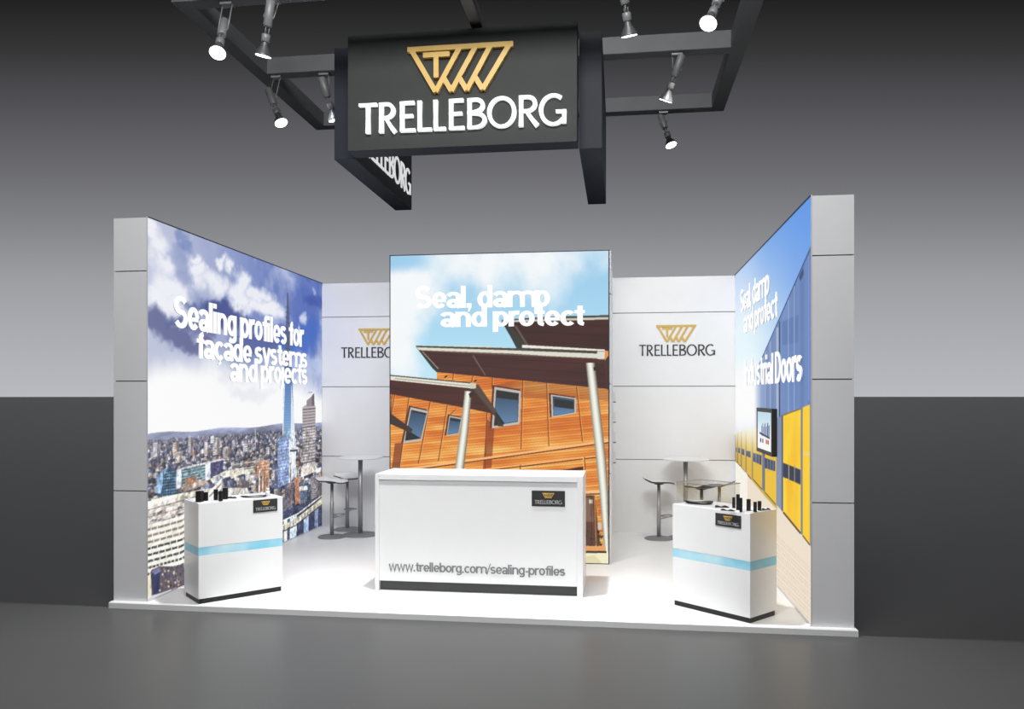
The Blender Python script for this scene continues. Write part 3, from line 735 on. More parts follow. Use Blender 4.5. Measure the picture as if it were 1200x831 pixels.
# railway viaduct sweeping out of the picture, water and glass fronts below it
cv.poly([(332, 600), (378, 580), (378, 619), (332, 634)], (52, 60, 98), grain=30)
for (a, b, c) in ((340, 348, (190, 216, 240)), (356, 362, (150, 176, 222)), (369, 373, (116, 134, 180)), (333, 337, (248, 244, 236))):
    cv.poly([(a, 611-(a-332)*.42), (b, 609-(b-332)*.42), (b-.5, 640), (a, 640)], c, grain=16)
cv.poly([(330, 616), (342, 611), (358, 600), (378, 583), (378, 590), (360, 606), (344, 616), (330, 622)], (214, 204, 176), grain=20)
cv.line((330, 611.5), (350, 602), 1.5, (246, 238, 214)); cv.line((350, 602), (378, 580.5), 1.5, (236, 228, 204)); cv.line((330, 624), (346, 616.5), 1.3, (60, 52, 60)); cv.line((346, 616.5), (378, 591), 1.2, (60, 52, 60))
for i in range(13): cv.line((333+i*3.5, 617-i*2.3), (333+i*3.5, 623-i*2.3), .7, (120, 110, 96))
# near terrace sweeping across the lower left: white ledges over dark glazing
cv.poly([(168, 592), (190, 584), (215, 578), (250, 572), (290, 572), (300, 600), (260, 720), (168, 720)], (214, 206, 196), grain=26)
cv.poly([(168, 590), (190, 583), (212, 579), (230, 575.5), (230, 579.5), (200, 585), (168, 597)], (250, 244, 214))
for k in range(4): cv.line((168, 600+k*4.2), (232, 582+k*4.2), 1.0, [(120, 100, 88), (246, 240, 222), (150, 120, 98), (250, 246, 232)][k])
for k in range(40):
    u = 172+RNG.rand()*58; v = 603+RNG.rand()*14-(u-172)*.24
    cv.poly([(u, v), (u+3+RNG.rand()*4, v-1.4), (u+3, v+1.6), (u, v+2)], random.choice([(120, 112, 140), (90, 84, 110), (240, 232, 214), (176, 140, 110), (110, 70, 70)]), alpha=.8)
for k in range(16):
    v0 = 616+k*7.4
    def yv(u): return v0-(u-172)*.27-max(0, u-212)**1.35*.17
    us = list(range(168, 262, 4))
    cv.poly([(u, yv(u)) for u in us]+[(u, yv(u)+5.0) for u in us[::-1]], (253, 250, 236))
    dk = (66, 60, 62) if k > 2 else (150, 128, 116)
    cv.poly([(u, yv(u)+4.6) for u in us]+[(u, yv(u)+7.7) for u in us[::-1]], dk, grain=20)
    for u in np.arange(170+(k % 3)*1.5, 258, 4.4 if k > 5 else 7.5):
        cv.line((u, yv(u)+4.2), (u, yv(u)+8), 1.0, (250, 244, 230))
# street level corner
cv.poly([(172, 682), (178, 668), (188, 664), (206, 664), (218, 660), (232, 668), (232, 690), (172, 712)], (96, 84, 100), grain=46)
cv.poly([(177, 674), (183, 669), (188, 672), (187, 696), (180, 700)], (36, 44, 96)); cv.poly([(178, 670), (186, 666), (190, 669), (182, 674)], (110, 112, 170))
cv.poly([(172, 678), (177, 672), (178, 700), (172, 704)], (238, 230, 190))
for k in range(70):
    u = 186+RNG.rand()*44; v = 668+RNG.rand()*24-(u-186)*.25
    cv.poly([(u, v), (u+2.5, v-1), (u+2, v+2.2)], random.choice([(240, 214, 150), (70, 40, 44), (110, 80, 90), (206, 150, 110), (50, 56, 90), (226, 226, 230), (90, 130, 140)]))
cv.poly([(172, 700), (190, 695), (232, 680), (232, 700), (172, 712)], (238, 236, 240), alpha=.85)
gz = ss(0, 6, cv.yy-cv.P(200, hz(200)+2)[1]-(cv.xx*0))*1.0
nf = (fbm(H_, W_, 90, 2, 70, .8)-.5)*.75+(fbm(H_, W_, 24, 3, 71, .7)-.5)*.55
nb = 1-.75*ss(600, 612, 600+0*cv.xx+ (cv.yy-cv.P(200, 598)[1])/4)*ss(cv.P(236, 600)[0], cv.P(228, 600)[0], cv.xx)
cv.a = cv.a+ (ss(.62, .72, fbm(H_, W_, 120, 2, 75, .8))*46*ss(0, 20, cv.yy-cv.P(200, hz(200)+16)[1])*nb)[..., None]
gr_ = cv.a.mean(axis=2, keepdims=True); sat = (.26*ss(0, 10, cv.yy-cv.P(200, hz(200)+2)[1]))[..., None]; cv.a = cv.a*(1-sat)+gr_*sat
cv.a = np.clip(cv.a*(1+(nf*nb*gz*ss(0.0, 30, cv.yy-cv.P(200, hz(200)+4)[1]))[..., None]), 0, 255)
root = thing('lightbox_poster', 'large backlit city skyline poster covering the left booth wall', 'poster', (XL, 0.0, 0))
mt = Matrix.Rotation(math.pi/2, 4, 'Z')     # local x -> +Y, local -y -> +X
printed('print', cv, 380, 470, mt, root, PM)
mb = MB()
mb.box(-0.006, 0.010, 0.0, D1, HGT-0.001, HGT+0.008, M['postframe']); mb.box(-0.006, 0.010, 0.0, D1, 0.001, 0.006, M['groove'])
mb.box(-0.006, 0.004, -0.003, 0.0, 0.001, HGT+0.008, M['groove']); mb.build('frame', root)
mb = MB()
def lline(st, uL, uR, ub, vb, vt, off, n):
    s0 = atx(uL, 400, XL)[1]; s1 = atx(uR, 400, XL)[1]; zb = atx(ub, vb, XL)[2]; zt = atx(ub, vt, XL)[2]
    text_line(mb, st, s0, s1, zb, zt-zb, -0.014-n*.0012, 0.010, M['litwhite'], mt, side=M['letteredge'])
lline('Sealing profiles for', 202.5, 354.5, 248, 390.5, 355.5, .030, 0)
lline('façade systems', 229, 358.5, 232, 420, 388.5, .030, 1)
lline('and projects', 268, 358.5, 292, 448, 419.5, .030, 2)
mb.build('lettering', root)

# ======== the blue shed with yellow doors, right wall
XR = W2-0.007
cv = Canvas(-D1, 0.0, 0.01, HGT, 260, 540, lambda u, v: (lambda p: (-p[1], p[2]))(atx(u, v, XR)))
gx, gy = cv.grid(); H_, W_ = cv.h, cv.w
t = gx[..., None]
A = np.array([150, 190, 246.])*(1-ss(.0, .6, t))+np.array([78, 142, 232.])*ss(.0, .6, t)
low = ss(.02, .55, gy*1.25-gx*.18)[..., None]; A = A*(1-low)+np.array([158, 200, 250.])*low
sx, sy = cv.P(867, 425)
rr = np.sqrt(((cv.xx-sx)/(W_*.56))**2+((cv.yy-sy)/(H_*.27))**2)[..., None]
glow = np.exp(-(rr**2)*.55); A = A*(1-glow)+np.array([255, 255, 255.])*glow
g2 = np.exp(-(((cv.xx-sx)/(W_*.65))**2+((cv.yy-sy*1.0)/(H_*.16))**2))[..., None]*.5; A = A*(1-g2)+np.array([206, 244, 255.])*g2
cv.a[:] = A
# facade
def facade(X, Y):
    k = (X/W_).clip(0, 1)[..., None]; c = np.array([176, 192, 224.])*(1-k)+np.array([92, 122, 176.])*k
    v = fbm(2, W_*1, 26, 2, 81)[0][X.astype(int).clip(0, W_-1)]
    return c*(1+(v[..., None]-.5)*.22)
roofln = lambda u: 430+(u-889)*(290-430)/(951-889.)
cv.poly([(952, roofln(952)), (930, roofln(930)), (905, roofln(905)), (889, 430), (876, 462), (866, 484), (862, 492), (862, 545), (952, 640)], None, tex=facade)
cv.line((952, roofln(952)-1), (889, 429), 1.8, (70, 92, 140), w2=.8); cv.line((889, 430), (866, 482), .8, (190, 204, 226))
cv.poly([(936.5, 325), (941.5, 314), (942, 322), (938, 330)], (58, 76, 118))
cv.poly([(917, 377), (936, 369), (936, 402), (917, 405)], (88, 118, 174), alpha=.7); cv.poly([(917, 405), (936, 402), (936, 490), (917, 490)], (98, 130, 188), alpha=.35)
cv.line((913.8, 377), (913.8, 600), 1.4, (64, 80, 118)); cv.line((911.2, 384), (911.2, 598), 2.6, (168, 184, 214)); cv.line((948, 300), (948, 470), 1.4, (120, 150, 206)); cv.line((950.6, 290), (950.6, 690), 1.4, (120, 116, 150))
for u, v0 in ((897, 412), (903, 400), (890, 432), (924, 352), (931, 336)): cv.line((u, v0), (u, 500), 1.6, (168, 186, 220), alpha=.5)
# ground
cv.poly([(862, 540), (889, 566), (911, 590), (938, 626), (951.5, 640), (951.5, 736), (862, 640)], (240, 226, 206), grain=8)
gm = ss(.15, .7, (cv.xx/W_))[..., None]*np.ones(3)
# doors, from the far end to the near end: (left x, right x, top L, top R, bottom L, bottom R, window band L top/bottom, R top/bottom)
YEL = (250, 204, 44)
cv.poly([(862, 508), (866, 506), (870, 504), (884, 503), (897, 500), (911, 490), (911, 598), (897, 583), (884, 567), (870, 550), (862, 541)], (206, 178, 84))
doors = [(862.6, 864.2, 509, 508, 541, 543, 525, 530, 525, 530), (865.2, 868, 508, 507, 544, 547, 525, 531, 525.5, 532), (869.4, 873.2, 506.5, 505.4, 549, 553.5, 526, 533, 527, 534.5), (874.8, 880.4, 505, 503.5, 555, 562, 528.5, 535, 529.5, 537),
         (882.6, 893.2, 503, 499, 562, 574, 531, 541, 534, 545.5), (896.6, 909.4, 497, 491, 577.5, 592, 537, 549, 541, 553)]
for (a, b, ta, tb_, ba, bb, wa, wb, wc, wd) in doors:
    f = (a-862)/48.; col = tuple(YEL[i]*(.86+.14*f)+ (30*(1-f) if i == 2 else 0) for i in range(3))
    cv.poly([(a, ta), (b, tb_), (b, bb), (a, ba)], col, grain=6); cv.line((a, ba), (b, bb), 1.2, (120, 84, 50))
    cv.line((a-.5, ta), (a-.5, ba), .9, (110, 104, 84)); cv.poly([(a, wa), (b-.6, wc), (b-.6, wd), (a, wb)], (66, 74, 104))
    n = max(1, int((b-a)/4))
    for k in range(1, n+1):
        if n > 1: cv.line((a+(b-a)*k/(n+1), wa), (a+(b-a)*k/(n+1), wd), .5, (150, 160, 170))
cv.poly([(893.4, 500), (896.2, 498), (896.2, 576.5), (893.4, 574)], (104, 120, 150))
cv.poly([(910, 491), (917.2, 487), (917.2, 600), (910, 592)], (134, 146, 176)); cv.line((917, 487), (917, 600), 1.2, (70, 66, 66))
cv.poly([(918, 487.5), (938.6, 480), (938.6, 625.5), (918, 600.5)], None, tex=lambda X, Y: np.array([252, 206, 40.])+(fbm(Y.shape[0], X.shape[1], 3, 3, 88)[..., None]-.5)*np.array([10, 40, 50.]))
cv.line((918, 600.8), (938.6, 626), 2.2, (96, 72, 44)); cv.line((918, 487), (938.6, 479.5), 1.6, (140, 110, 60))
cv.poly([(918, 543), (938.4, 551), (938.4, 568.5), (918, 559.5)], (40, 48, 78))
for u in (924.6, 931.4): cv.line((u, 545), (u, 566), .9, (180, 170, 110))
cv.poly([(938.8, 480), (941, 478.5), (941, 629), (938.8, 626)], (120, 128, 140))
cv.poly([(941, 478), (949.4, 474.5), (949.4, 639), (941, 628)], (255, 208, 28)); cv.line((941, 628.5), (949.4, 639.5), 1.6, (110, 84, 50)); cv.line((941, 532), (949.4, 533.5), 2.2, (226, 214, 150))
cv.poly([(949.6, 474), (952, 473), (952, 643), (949.6, 640)], (126, 122, 150))
# herringbone paving in the near part of the ground
for i in range(26):
    for j in range(22):
        u = 905+i*1.9+(j % 2)*.95; v = 622+j*5+ i*1.9
        if v > 600+(u-911)*1.12+18 and v < 740 and u < 951:
            cv.poly([(u, v), (u+1.0, v+.6), (u+1.0, v+2.4), (u, v+1.8)], (206, 184, 160), alpha=.25+.45*RNG.rand())
cv.poly([(862, 541), (876, 556), (876, 600), (862, 640)], (255, 254, 246), alpha=.7)
xw = cv.xx/W_; xg = cv.P(884, 450)[0]/W_; fade = (ss(xg*1.35, xg*.95, xw)*np.exp(-((cv.yy/H_-.49)/.15)**4)*1.0)[..., None].clip(0, 1)
cv.a[:] = cv.a*(1-fade)+np.array([255, 255, 255.])*fade
root = thing('lightbox_poster', 'tall backlit poster of a blue shed with yellow doors covering the right booth wall', 'poster', (XR, D1, 0))
mt = Matrix.Rotation(-math.pi/2, 4, 'Z')    # local x -> -Y, local -y -> -X
printed('print', cv, 260, 540, mt, root, PM)
mb = MB()
mb.box(-0.010, 0.006, -D1, 0, HGT-0.001, HGT+0.008, M['postframe']); mb.box(-0.010, 0.006, -D1, 0, 0.001, 0.006, M['groove'])
mb.box(-0.004, 0.006, -D1-0.003, -D1, 0.001, HGT+0.008, M['groove']); mb.build('frame', root)
mb = MB()
def rline(st, uL, uR, ub, vb, vt, off, n):
    s0 = D1-atx(uL, 400, XR)[1]; s1 = D1-atx(uR, 400, XR)[1]; zb = atx(ub, vb, XR)[2]; zt = atx(ub, vt, XR)[2]
    text_line(mb, st, s0, s1, zb, zt-zb, -0.014-n*.0012, 0.010, M['litwhite'], mt, side=M['letteredge'])
rline('Seal, damp', 869, 902.6, 887, 355, 325, .028, 0)
rline('and protect', 873, 912.6, 910, 372.5, 341, .028, 1)
mb.build('lettering', root)
mb = MB()
rline('Industrial Doors', 874, 941.5, 916, 449, 411, .028, 2)
mb.build('lettering', root)

#==THINGS
# ---------------------------------------------------------------- back wall marks
def wall_mark(label, ex0, ex1, ez, tx0, tx1, tz, th):
    r = thing('wall_logo', label, 'logo', (tx0, DEP-0.0005, tz), group=None)
    mb = MB(); emblem(mb, ex1-ex0, ex0-tx0, ez-tz, -0.006, 0.0, M['goldflat'], None, w=.05); mb.build('emblem', r)
    mb = MB(); wordmark(mb, 0, tx1-tx0, 0, th, -0.006, 0.0, M['darktext'], None); mb.build('lettering', r)
wall_mark('gold triangle emblem over dark lettering on the right half of the back wall', 1.849, 2.383, 2.835, 1.62, 2.631, 2.418, .150)
wall_mark('gold triangle emblem over dark lettering on the back wall, partly hidden behind the central poster', -2.353, -1.819, 2.835, -2.607, -1.596, 2.418, .150)

# ---------------------------------------------------------------- reception desk
r = thing('reception_desk', 'wide white reception desk with a web address along its front', 'desk', (0.022, 0.68, 0))
DW, DD, DH = 0.996, 0.64, 1.12
mb = MB(); mb.box(-DW, -DW+.038, 0, DD, 0, DH-.0, M['counter'], bevel=.003); mb.build('side_panel', r)
mb = MB(); mb.box(DW-.055, DW, 0, DD, 0, DH-.0, M['counter'], bevel=.003); mb.build('side_panel', r)
mb = MB(); mb.box(-DW+.039, DW-.056, 0.004, DD, DH-.055, DH-.001, M['counter'], bevel=.003); mb.build('worktop', r)
mb = MB(); mb.box(-DW+.039, DW-.056, 0.014, .04, DH-.105, DH-.056, M['groove']); mb.build('shadow_gap', r)
mb = MB(); mb.box(-DW+.039, DW-.056, 0.012, .05, .095, DH-.105, M['counter'], bevel=.002); mb.build('front_panel', r)
mb = MB(); mb.box(-DW+.039, DW-.056, 0.05, .07, 0.001, .094, M['kick']); mb.build('kick_board', r)
mb = MB(); text_line(mb, 'www.trelleborg.com/sealing-profiles', -.862, .828, .192, .090, .008, .004, M['greytext'], None, w=.16, t=.13, track=-.01); mb.build('lettering', r)
def plaque(parent, x0, x1, z0, z1, y, mtx=None):
    e = bpy.data.objects.new
    mb = MB(); mb.box(x0, x1, y-.006, y-.0003, z0, z1, M['plaque'], mtx, bevel=.0015); p = mb.build('plaque', parent)
    w = x1-x0; h = z1-z0
    mb = MB(); emblem(mb, w*.36, x0+w*.32, z1-h*.14, y-.0085, y-.0061, M['goldflat'], mtx, w=.055); mb.build('emblem', p)
    mb = MB(); wordmark(mb, x0+w*.09, x1-w*.09, z0+h*.15, h*.24, y-.0085, y-.0061, M['dim'], mtx); mb.build('lettering', p)
a = aty(623, 575, .68); b = aty(662, 594, .68)
plaque(r, a[0]-.022, b[0]-.022, b[2], a[2], .012)

# ---------------------------------------------------------------- display plinths
def plinth(label, corner, ang, side):
    """corner = the near vertical edge; the wide face runs along local x from 0 to 0.8; depth along local y"""
    r = thing('display_plinth', label, 'plinth', (corner[0], corner[1], 0), ang)
    L, Dp, Hh = .79, .40, .905
    x0, x1 = (0, L) if side > 0 else (-L, 0)
    mb = MB(); mb.box(x0+.012, x1-.012, .012, Dp-.012, 0.001, .045, M['black']); mb.build('kick_board', r)
    mb = MB(); mb.box(x0, x1, 0, Dp, .046, .432, M['counter'], bevel=.002); mb.box(x0, x1, 0, Dp, .508, Hh, M['counter'], bevel=.002)
    mb.build('cabinet_body', r)
    mb = MB(); mb.box(x0+.001, x1-.001, .001, Dp-.001, .4325, .5075, M['strip']); mb.build('blue_band', r)
    mb = MB(); mb.box(x0+.02, x1-.02, .02, Dp-.02, Hh, Hh+.004, M['groove']); mb.build('top_inlay', r)
    return r
cl_ = atz(232.6, 708.7, 0); al = math.atan2(.569, .526)
pl = plinth('white display plinth with pale blue band in front of the city skyline poster', cl_, al, 1)
cr_ = atz(879.2, 731.4, 0); ar = math.atan2(.008-.532, 2.417-1.829)
pr_ = plinth('white display plinth with pale blue band beside the yellow door poster', cr_, ar, -1)
plaque(pl, .50, .735, .775, .892, 0.0)
plaque(pr_, -.335, -.085, .770, .875, 0.0)

# ---------------------------------------------------------------- rubber profile samples
def on_top(root_, x, y, z=.909): return root_.matrix_basis @ Vector((x, y, z))
def profile_block(name, label, where, rz, w, d, h, kind, group):
    o = MB()
    n = 5
    # ribbed extrusion: cross-section with grooves
    pts = []
    def side(ax, ay, bx, by, k):
        for i in range(k):
            t0 = i/k; t1 = (i+.5)/k; nx, ny = (by-ay), -(bx-ax); L = math.hypot(nx, ny); nx, ny = -nx/L*.004, -ny/L*.004
            p = lambda t, s: (ax+(bx-ax)*t+nx*s, ay+(by-ay)*t+ny*s)
            pts.extend([p(t0, 0), p(t1, 0), p(t1, 1), p((i+1)/k, 1)])
    a, b = w/2, d/2
    side(-a, -b, a, -b, kind); side(a, -b, a, b, 3); side(a, b, -a, b, kind); side(-a, b, -a, -b, 3)
    bot = [o.bm.verts.new((x, y, 0)) for x, y in pts]; top = [o.bm.verts.new((x, y, h)) for x, y in pts]; i = o.mi(M['profile'])
    o.bm.faces.new(bot[::-1]); o.bm.faces.new(top)
    for k in range(len(pts)): o.bm.faces.new((bot[k], bot[(k+1) % len(pts)], top[(k+1) % len(pts)], top[k]))
    ob = o.build(name); ob.location = where; ob.rotation_euler = (0, 0, rz)
    return tag(ob, label, 'profile sample', group)
ZT = .909
def sample(label, u0, u1, v0, v1, rz, kind=2, group=None, depth=.045, vt=None):
    p = atz((u0+u1)/2, v1, ZT); s = (v1-HY)/(CAM[2]-ZT)      # pixels per metre there
    w = (u1-u0)/s*.80; h = (v1-v0)/s*.94
    loc = Vector(p)+Vector((-SI, CO, 0))*-0.0
    fw = Vector((SI, CO, 0))*(depth*.5); loc = loc+fw
    return profile_block('profile_sample', label, loc, rz, w, depth, h, kind, group)
gL, gR = 'rubber profile samples on the left plinth', 'rubber profile samples on the right plinth'
sample('broad black profile block standing nearest the left corner of the left plinth', 228.6, 237.0, 575.0, 588.6, -.1, 3, gL, .05)
sample('small black profile block just right of the broad corner block on the left plinth', 238.4, 242.8, 576.5, 587.2, -.1, 2, gL, .03)
sample('narrow black profile block in the middle of the samples on the left plinth', 250.2, 254.4, 573.0, 586.4, -.1, 2, gL, .03)
sample('tall rear half of the black block pair on the left plinth', 260.4, 266.0, 571.2, 585.4, -.1, 2, gL, .035)
sample('lower front half of the black block pair on the left plinth', 255.8, 260.0, 575.0, 587.4, -.1, 2, gL, .03)
sample('leftmost block of the black cluster of three on the right plinth', 858.4, 862.8, 582.4, 595.6, -.13, 2, gR, .035)
sample('tallest black block in the cluster of three on the right plinth', 863.0, 868.0, 578.6, 598.0, -.13, 2, gR, .035)
sample('front right block of the black cluster of three on the right plinth', 866.8, 871.0, 582.8, 600.0, -.13, 2, gR, .03)
sample('single black block between the cluster and the pair on the right plinth', 875.2, 881.0, 584.6, 599.0, -.13, 3, gR, .04)
sample('left block of the black pair near the right end of the right plinth', 883.2, 888.0, 587.8, 600.2, -.13, 2, gR, .03)
sample('right block of the black pair near the right end of the right plinth', 888.2, 893.4, 587.0, 598.6, -.13, 2, gR, .035)

def dish(name, label, cat, p, rx, ry, rz, rim, m1, m2, tilt=0.0):
    """shallow oval dish with a raised wavy rim and an inner tray"""
    r = thing(name, label, cat, p, rz)
    mb = MB(); i = mb.mi(m1); n = 40; rings = []
    for (k, zf) in ((.80, 0.0), (.97, .55), (1.0, 1.0), (.90, .92), (.78, .25)):
        ring = []
        for q in range(n):
            a = 2*math.pi*q/n; z = zf*rim*(1+.35*math.sin(2*a+.6))
            ring.append(mb.bm.verts.new((rx*k*math.cos(a), ry*k*math.sin(a), max(z, 0.0))))
        rings.append(ring)
    for a_, b_ in zip(rings, rings[1:]):
        for q in range(n):
            f = mb.bm.faces.new((a_[q], a_[(q+1) % n], b_[(q+1) % n], b_[q])); f.smooth = True
    mb.bm.faces.new(rings[0][::-1]); mb.build('rim', r)
    mb = MB(); mb.lathe([(.77, .003), (.77, .006)], m2, Matrix.Diagonal((rx, ry, 1, 1)), n=32); mb.build('inner_tray', r)
    return r
p = atz(819, 590.6, ZT); dish('sample_dish', 'wide black rimmed dish lying inside the clear display case', 'dish', p, .125, .055, -.25, .022, M['profile'], M['tray'])
p = atz(297, 582.6, ZT); dish('sample_dish', 'flat black oval dish lying on the left plinth', 'dish', p, .120, .055, .25, .012, M['profile'], M['tray'])
def sheet(label, p, L, Wd, rz):
    mb = MB(); n = 12; i = mb.mi(M['profile'])
    top, bot = [], []
    for k in range(n+1):
        x = -L/2+L*k/n; z = .010+.005*math.sin(k*.9)
        top.append([mb.bm.verts.new((x, y, z)) for y in (-Wd/2, Wd/2)]); bot.append([mb.bm.verts.new((x, y, .0005)) for y in (-Wd/2, Wd/2)])
    for k in range(n):
        mb.bm.faces.new((top[k][0], top[k+1][0], top[k+1][1], top[k][1])); mb.bm.faces.new((bot[k][0], bot[k][1], bot[k+1][1], bot[k+1][0]))
        for s in (0, 1): mb.bm.faces.new((top[k][s], bot[k][s], bot[k+1][s], top[k+1][s]))
    for k in (0, n): mb.bm.faces.new((top[k][0], top[k][1], bot[k][1], bot[k][0]))
    o = mb.build('profile_strip'); o.location = p; o.rotation_euler = (0, 0, rz)
    tag(o, label, 'profile sample')
sheet('short wavy black rubber strip lying flat between dish and block cluster on right plinth', atz(846, 594.6, ZT), .115, .045, -.05)
sheet('short black rubber strip lying between blocks and dish on left plinth', atz(272, 584.0, ZT), .085, .035, -.3)
sheet('thin black strip lying at the front edge beside the block cluster on right plinth', atz(853, 598.8, ZT), .12, .014, -.5)
sheet('thin black strip lying behind the block pair at the right end of right plinth', atz(898, 597.6, ZT), .075, .016, .3)
r = thing('plastic_bottle', 'small white capped bottle standing at the back right of the left plinth', 'bottle', atz(313.6, 581.8, ZT))
mb = MB(); mb.lathe([(.020, 0), (.022, .004), (.022, .045), (.016, .056)], M['cap']); mb.build('bottle_body', r)
mb = MB(); mb.lathe([(.017, .057), (.017, .076), (.015, .078)], M['cap']); mb.build('cap', r)

# clear case over the left half of the right plinth
r = thing('display_case', 'clear acrylic display case standing on the left half of the right plinth', 'display case', tuple(on_top(pr_, -.765, .025, .9095)), ar)
cw, cd, ch, th = .42, .35, .185, .004
mb = MB(); mb.box(0, cw, 0, th, 0, ch, M['glass']); mb.build('front_pane', r)
mb = MB(); mb.box(0, cw, cd-th, cd, 0, ch, M['glass']); mb.build('back_pane', r)
mb = MB(); mb.box(0, th, th+.0002, cd-th-.0002, 0, ch, M['glass']); mb.build('side_pane', r)
mb = MB(); mb.box(cw-th, cw, th+.0002, cd-th-.0002, 0, ch, M['glass']); mb.build('side_pane', r)
mb = MB(); mb.box(-.002, cw+.002, -.002, cd+.002, ch+.0002, ch+.0062, M['glass'])
for (a, b, c, d) in ((-.004, cw+.004, -.004, -.002), (-.004, cw+.004, cd+.002, cd+.004), (-.004, -.002, -.002, cd+.002), (cw+.002, cw+.004, -.002, cd+.002)):
    mb.box(a, b, c, d, ch+.0002, ch+.0062, M['steel'])
mb.build('lid', r)

# ---------------------------------------------------------------- wall screen
A0 = atx(886.5, 478, 2.82); y_l, y_r = 2.154, 1.275
r = thing('wall_television', 'black framed flat television hanging on the yellow door poster', 'television', (2.82, (y_l+y_r)/2, 1.51))
mt = Matrix.Rotation(-math.pi/2, 4, 'Z'); hw = (y_l-y_r)/2
mb = MB(); hh = .233; bz = .05
mb.box(-hw, hw, .004, .05, -hh, hh, M['tvblack'], mt, bevel=.004)
mb.box(-hw, -hw+bz, 0, .004, -hh, hh, M['tvblack'], mt); mb.box(hw-bz, hw, 0, .004, -hh, hh, M['tvblack'], mt)
mb.box(-hw+bz, hw-bz, 0, .004, hh-bz*.8, hh, M['tvblack'], mt); mb.box(-hw+bz, hw-bz, 0, .004, -hh, -hh+bz*.8, M['tvblack'], mt); mb.build('housing', r)
cv = Canvas(-hw+bz, hw-bz, -hh+bz*.8, hh-bz*.8, 120, 60, lambda u, v: (u, v))
gx, gy = cv.grid(); a = ss(0, .8, gy)[..., None]
cv.a[:] = np.array([196, 226, 240.])*(1-a)+np.array([253, 253, 252.])*a
q = lambda x, y: (x*cv.w, y*cv.h)
for i, (x, w, y) in enumerate(((.30, .05, .40), (.37, .06, .33), (.45, .05, .42), (.53, .07, .32), (.62, .08, .40), (.72, .07, .30), (.81, .08, .36))):
    cv.raw([q(x, y), q(x+w, y-.04), q(x+w, .66), q(x, .64)], [(96, 120, 170), (120, 150, 200), (70, 84, 120)][i % 3])
cv.raw([q(.16, .56), q(.9, .64), q(.9, .69), q(.16, .61)], (56, 60, 72))
for x, c in ((.20, (70, 74, 110)), (.36, (120, 120, 150)), (.62, (206, 96, 60)), (.74, (190, 90, 70))): cv.raw([q(x, .72), q(x+.1, .73), q(x+.1, .84), q(x, .83)], c)
def sheetm():
    o = printed('screen', cv, 120, 60, mt @ Matrix.Translation((-hw+bz, .003, 0)), r, PM); return o
sheetm()
mb = MB(); mb.box(-.15, .15, .051, .064, -.1, .1, M['lampdark'], mt); mb.build('wall_bracket', r)

# ---------------------------------------------------------------- bar tables and stools
def bar_stool():
    r = thing('bar_stool', 'x', 'stool', (0, 0, 0))
    mb = MB(); mb.lathe([(.185, 0.0), (.185, .008), (.17, .016), (.04, .022), (.03, .03)], M['steelbase'], n=36); mb.build('base', r)
    mb = MB(); mb.lathe([(.026, .028), (.026, .46), (.021, .465), (.021, .715)], M['steel'], n=20); mb.build('post', r)
    mb = MB(); pts = [(.02, 0, .30), (.08, -.07, .302), (.15, -.085, .304), (.19, 0, .305), (.15, .085, .304), (.08, .07, .302), (.02, 0, .30)]
    mb.tube(pts, .008, M['steel']); mb.tube([(.0, 0, .26), (.08, 0, .275), (.17, 0, .300)], .008, M['steel']); mb.build('footrest', r)
    mb = MB(); i = mb.mi(M['seatwhite']); j = mb.mi(M['seatdark']); n = 16; m_ = 10; T, B = [], []
    for a in range(n+1):
        x = -.19+.38*a/n; up = .050*max(0, (-x-.08)/.11)**1.6 - .012*max(0, (x-.10)/.09)**2
        hw_ = .175*math.sqrt(max(0.10, 1-(abs(x)/.215)**3.2)); rt, rb = [], []
        for b in range(m_+1):
            y = -hw_+2*hw_*b/m_; z = .735+up+.020*(y/.18)**2
            rt.append(mb.bm.verts.new((x, y, z+.008))); rb.append(mb.bm.verts.new((x, y, z-.007)))
        T.append(rt); B.append(rb)
    for a in range(n):
        for b in range(m_):
            f = mb.bm.faces.new((T[a][b], T[a+1][b], T[a+1][b+1], T[a][b+1])); f.smooth = True; f.material_index = i
            f = mb.bm.faces.new((B[a][b], B[a][b+1], B[a+1][b+1], B[a+1][b])); f.smooth = True; f.material_index = j
        for b in (0, m_):
            f = mb.bm.faces.new((T[a][b], B[a][b], B[a+1][b], T[a+1][b])); f.material_index = j
    for a in (0, n):
        for b in range(m_):
            f = mb.bm.faces.new((T[a][b], T[a][b+1], B[a][b+1], B[a][b])); f.material_index = j
    mb.lathe([(.05, .712), (.08, .727)], M['seatdark'], n=20); mb.build('seat', r)
    return r
def bar_table():
    r = thing('bar_table', 'x', 'table', (0, 0, 0))
    mb = MB(); mb.lathe([(.24, 0.0), (.24, .008), (.225, .016), (.05, .022), (.03, .03)], M['steelbase'], n=40); mb.build('base', r)
    mb = MB(); mb.lathe([(.030, .028), (.030, 1.028)], M['steel'], n=20); mb.build('post', r)
    mb = MB(); mb.lathe([(.05, 1.020), (.12, 1.029)], M['steel'], n=24); mb.lathe([(.285, 1.030), (.30, 1.034), (.30, 1.046), (.294, 1.050)], M['seatwhite'], n=48); mb.build('tabletop', r)
    return r
st0 = bar_stool(); tb0 = bar_table()
STOOLS = [((389, 631), -.25, 'white seated steel bar stool nearest the city skyline poster'),
          ((407, 622.3), -.9, 'white seated steel bar stool between the skyline poster stool and the left bar table'),
          ((772, 633), 0.1, 'white seated steel bar stool standing clear to the left of the right display plinth'),
          ]
first = True
def put(proto, used, loc, rz, label, group):
    o = copy_tree(proto) if used else proto
    o.location = loc; o.rotation_euler = (0, 0, rz); o['label'] = label; o['group'] = group
g_s = 'bar stools along the back of the booth'; g_t = 'round bar tables in the back corners'
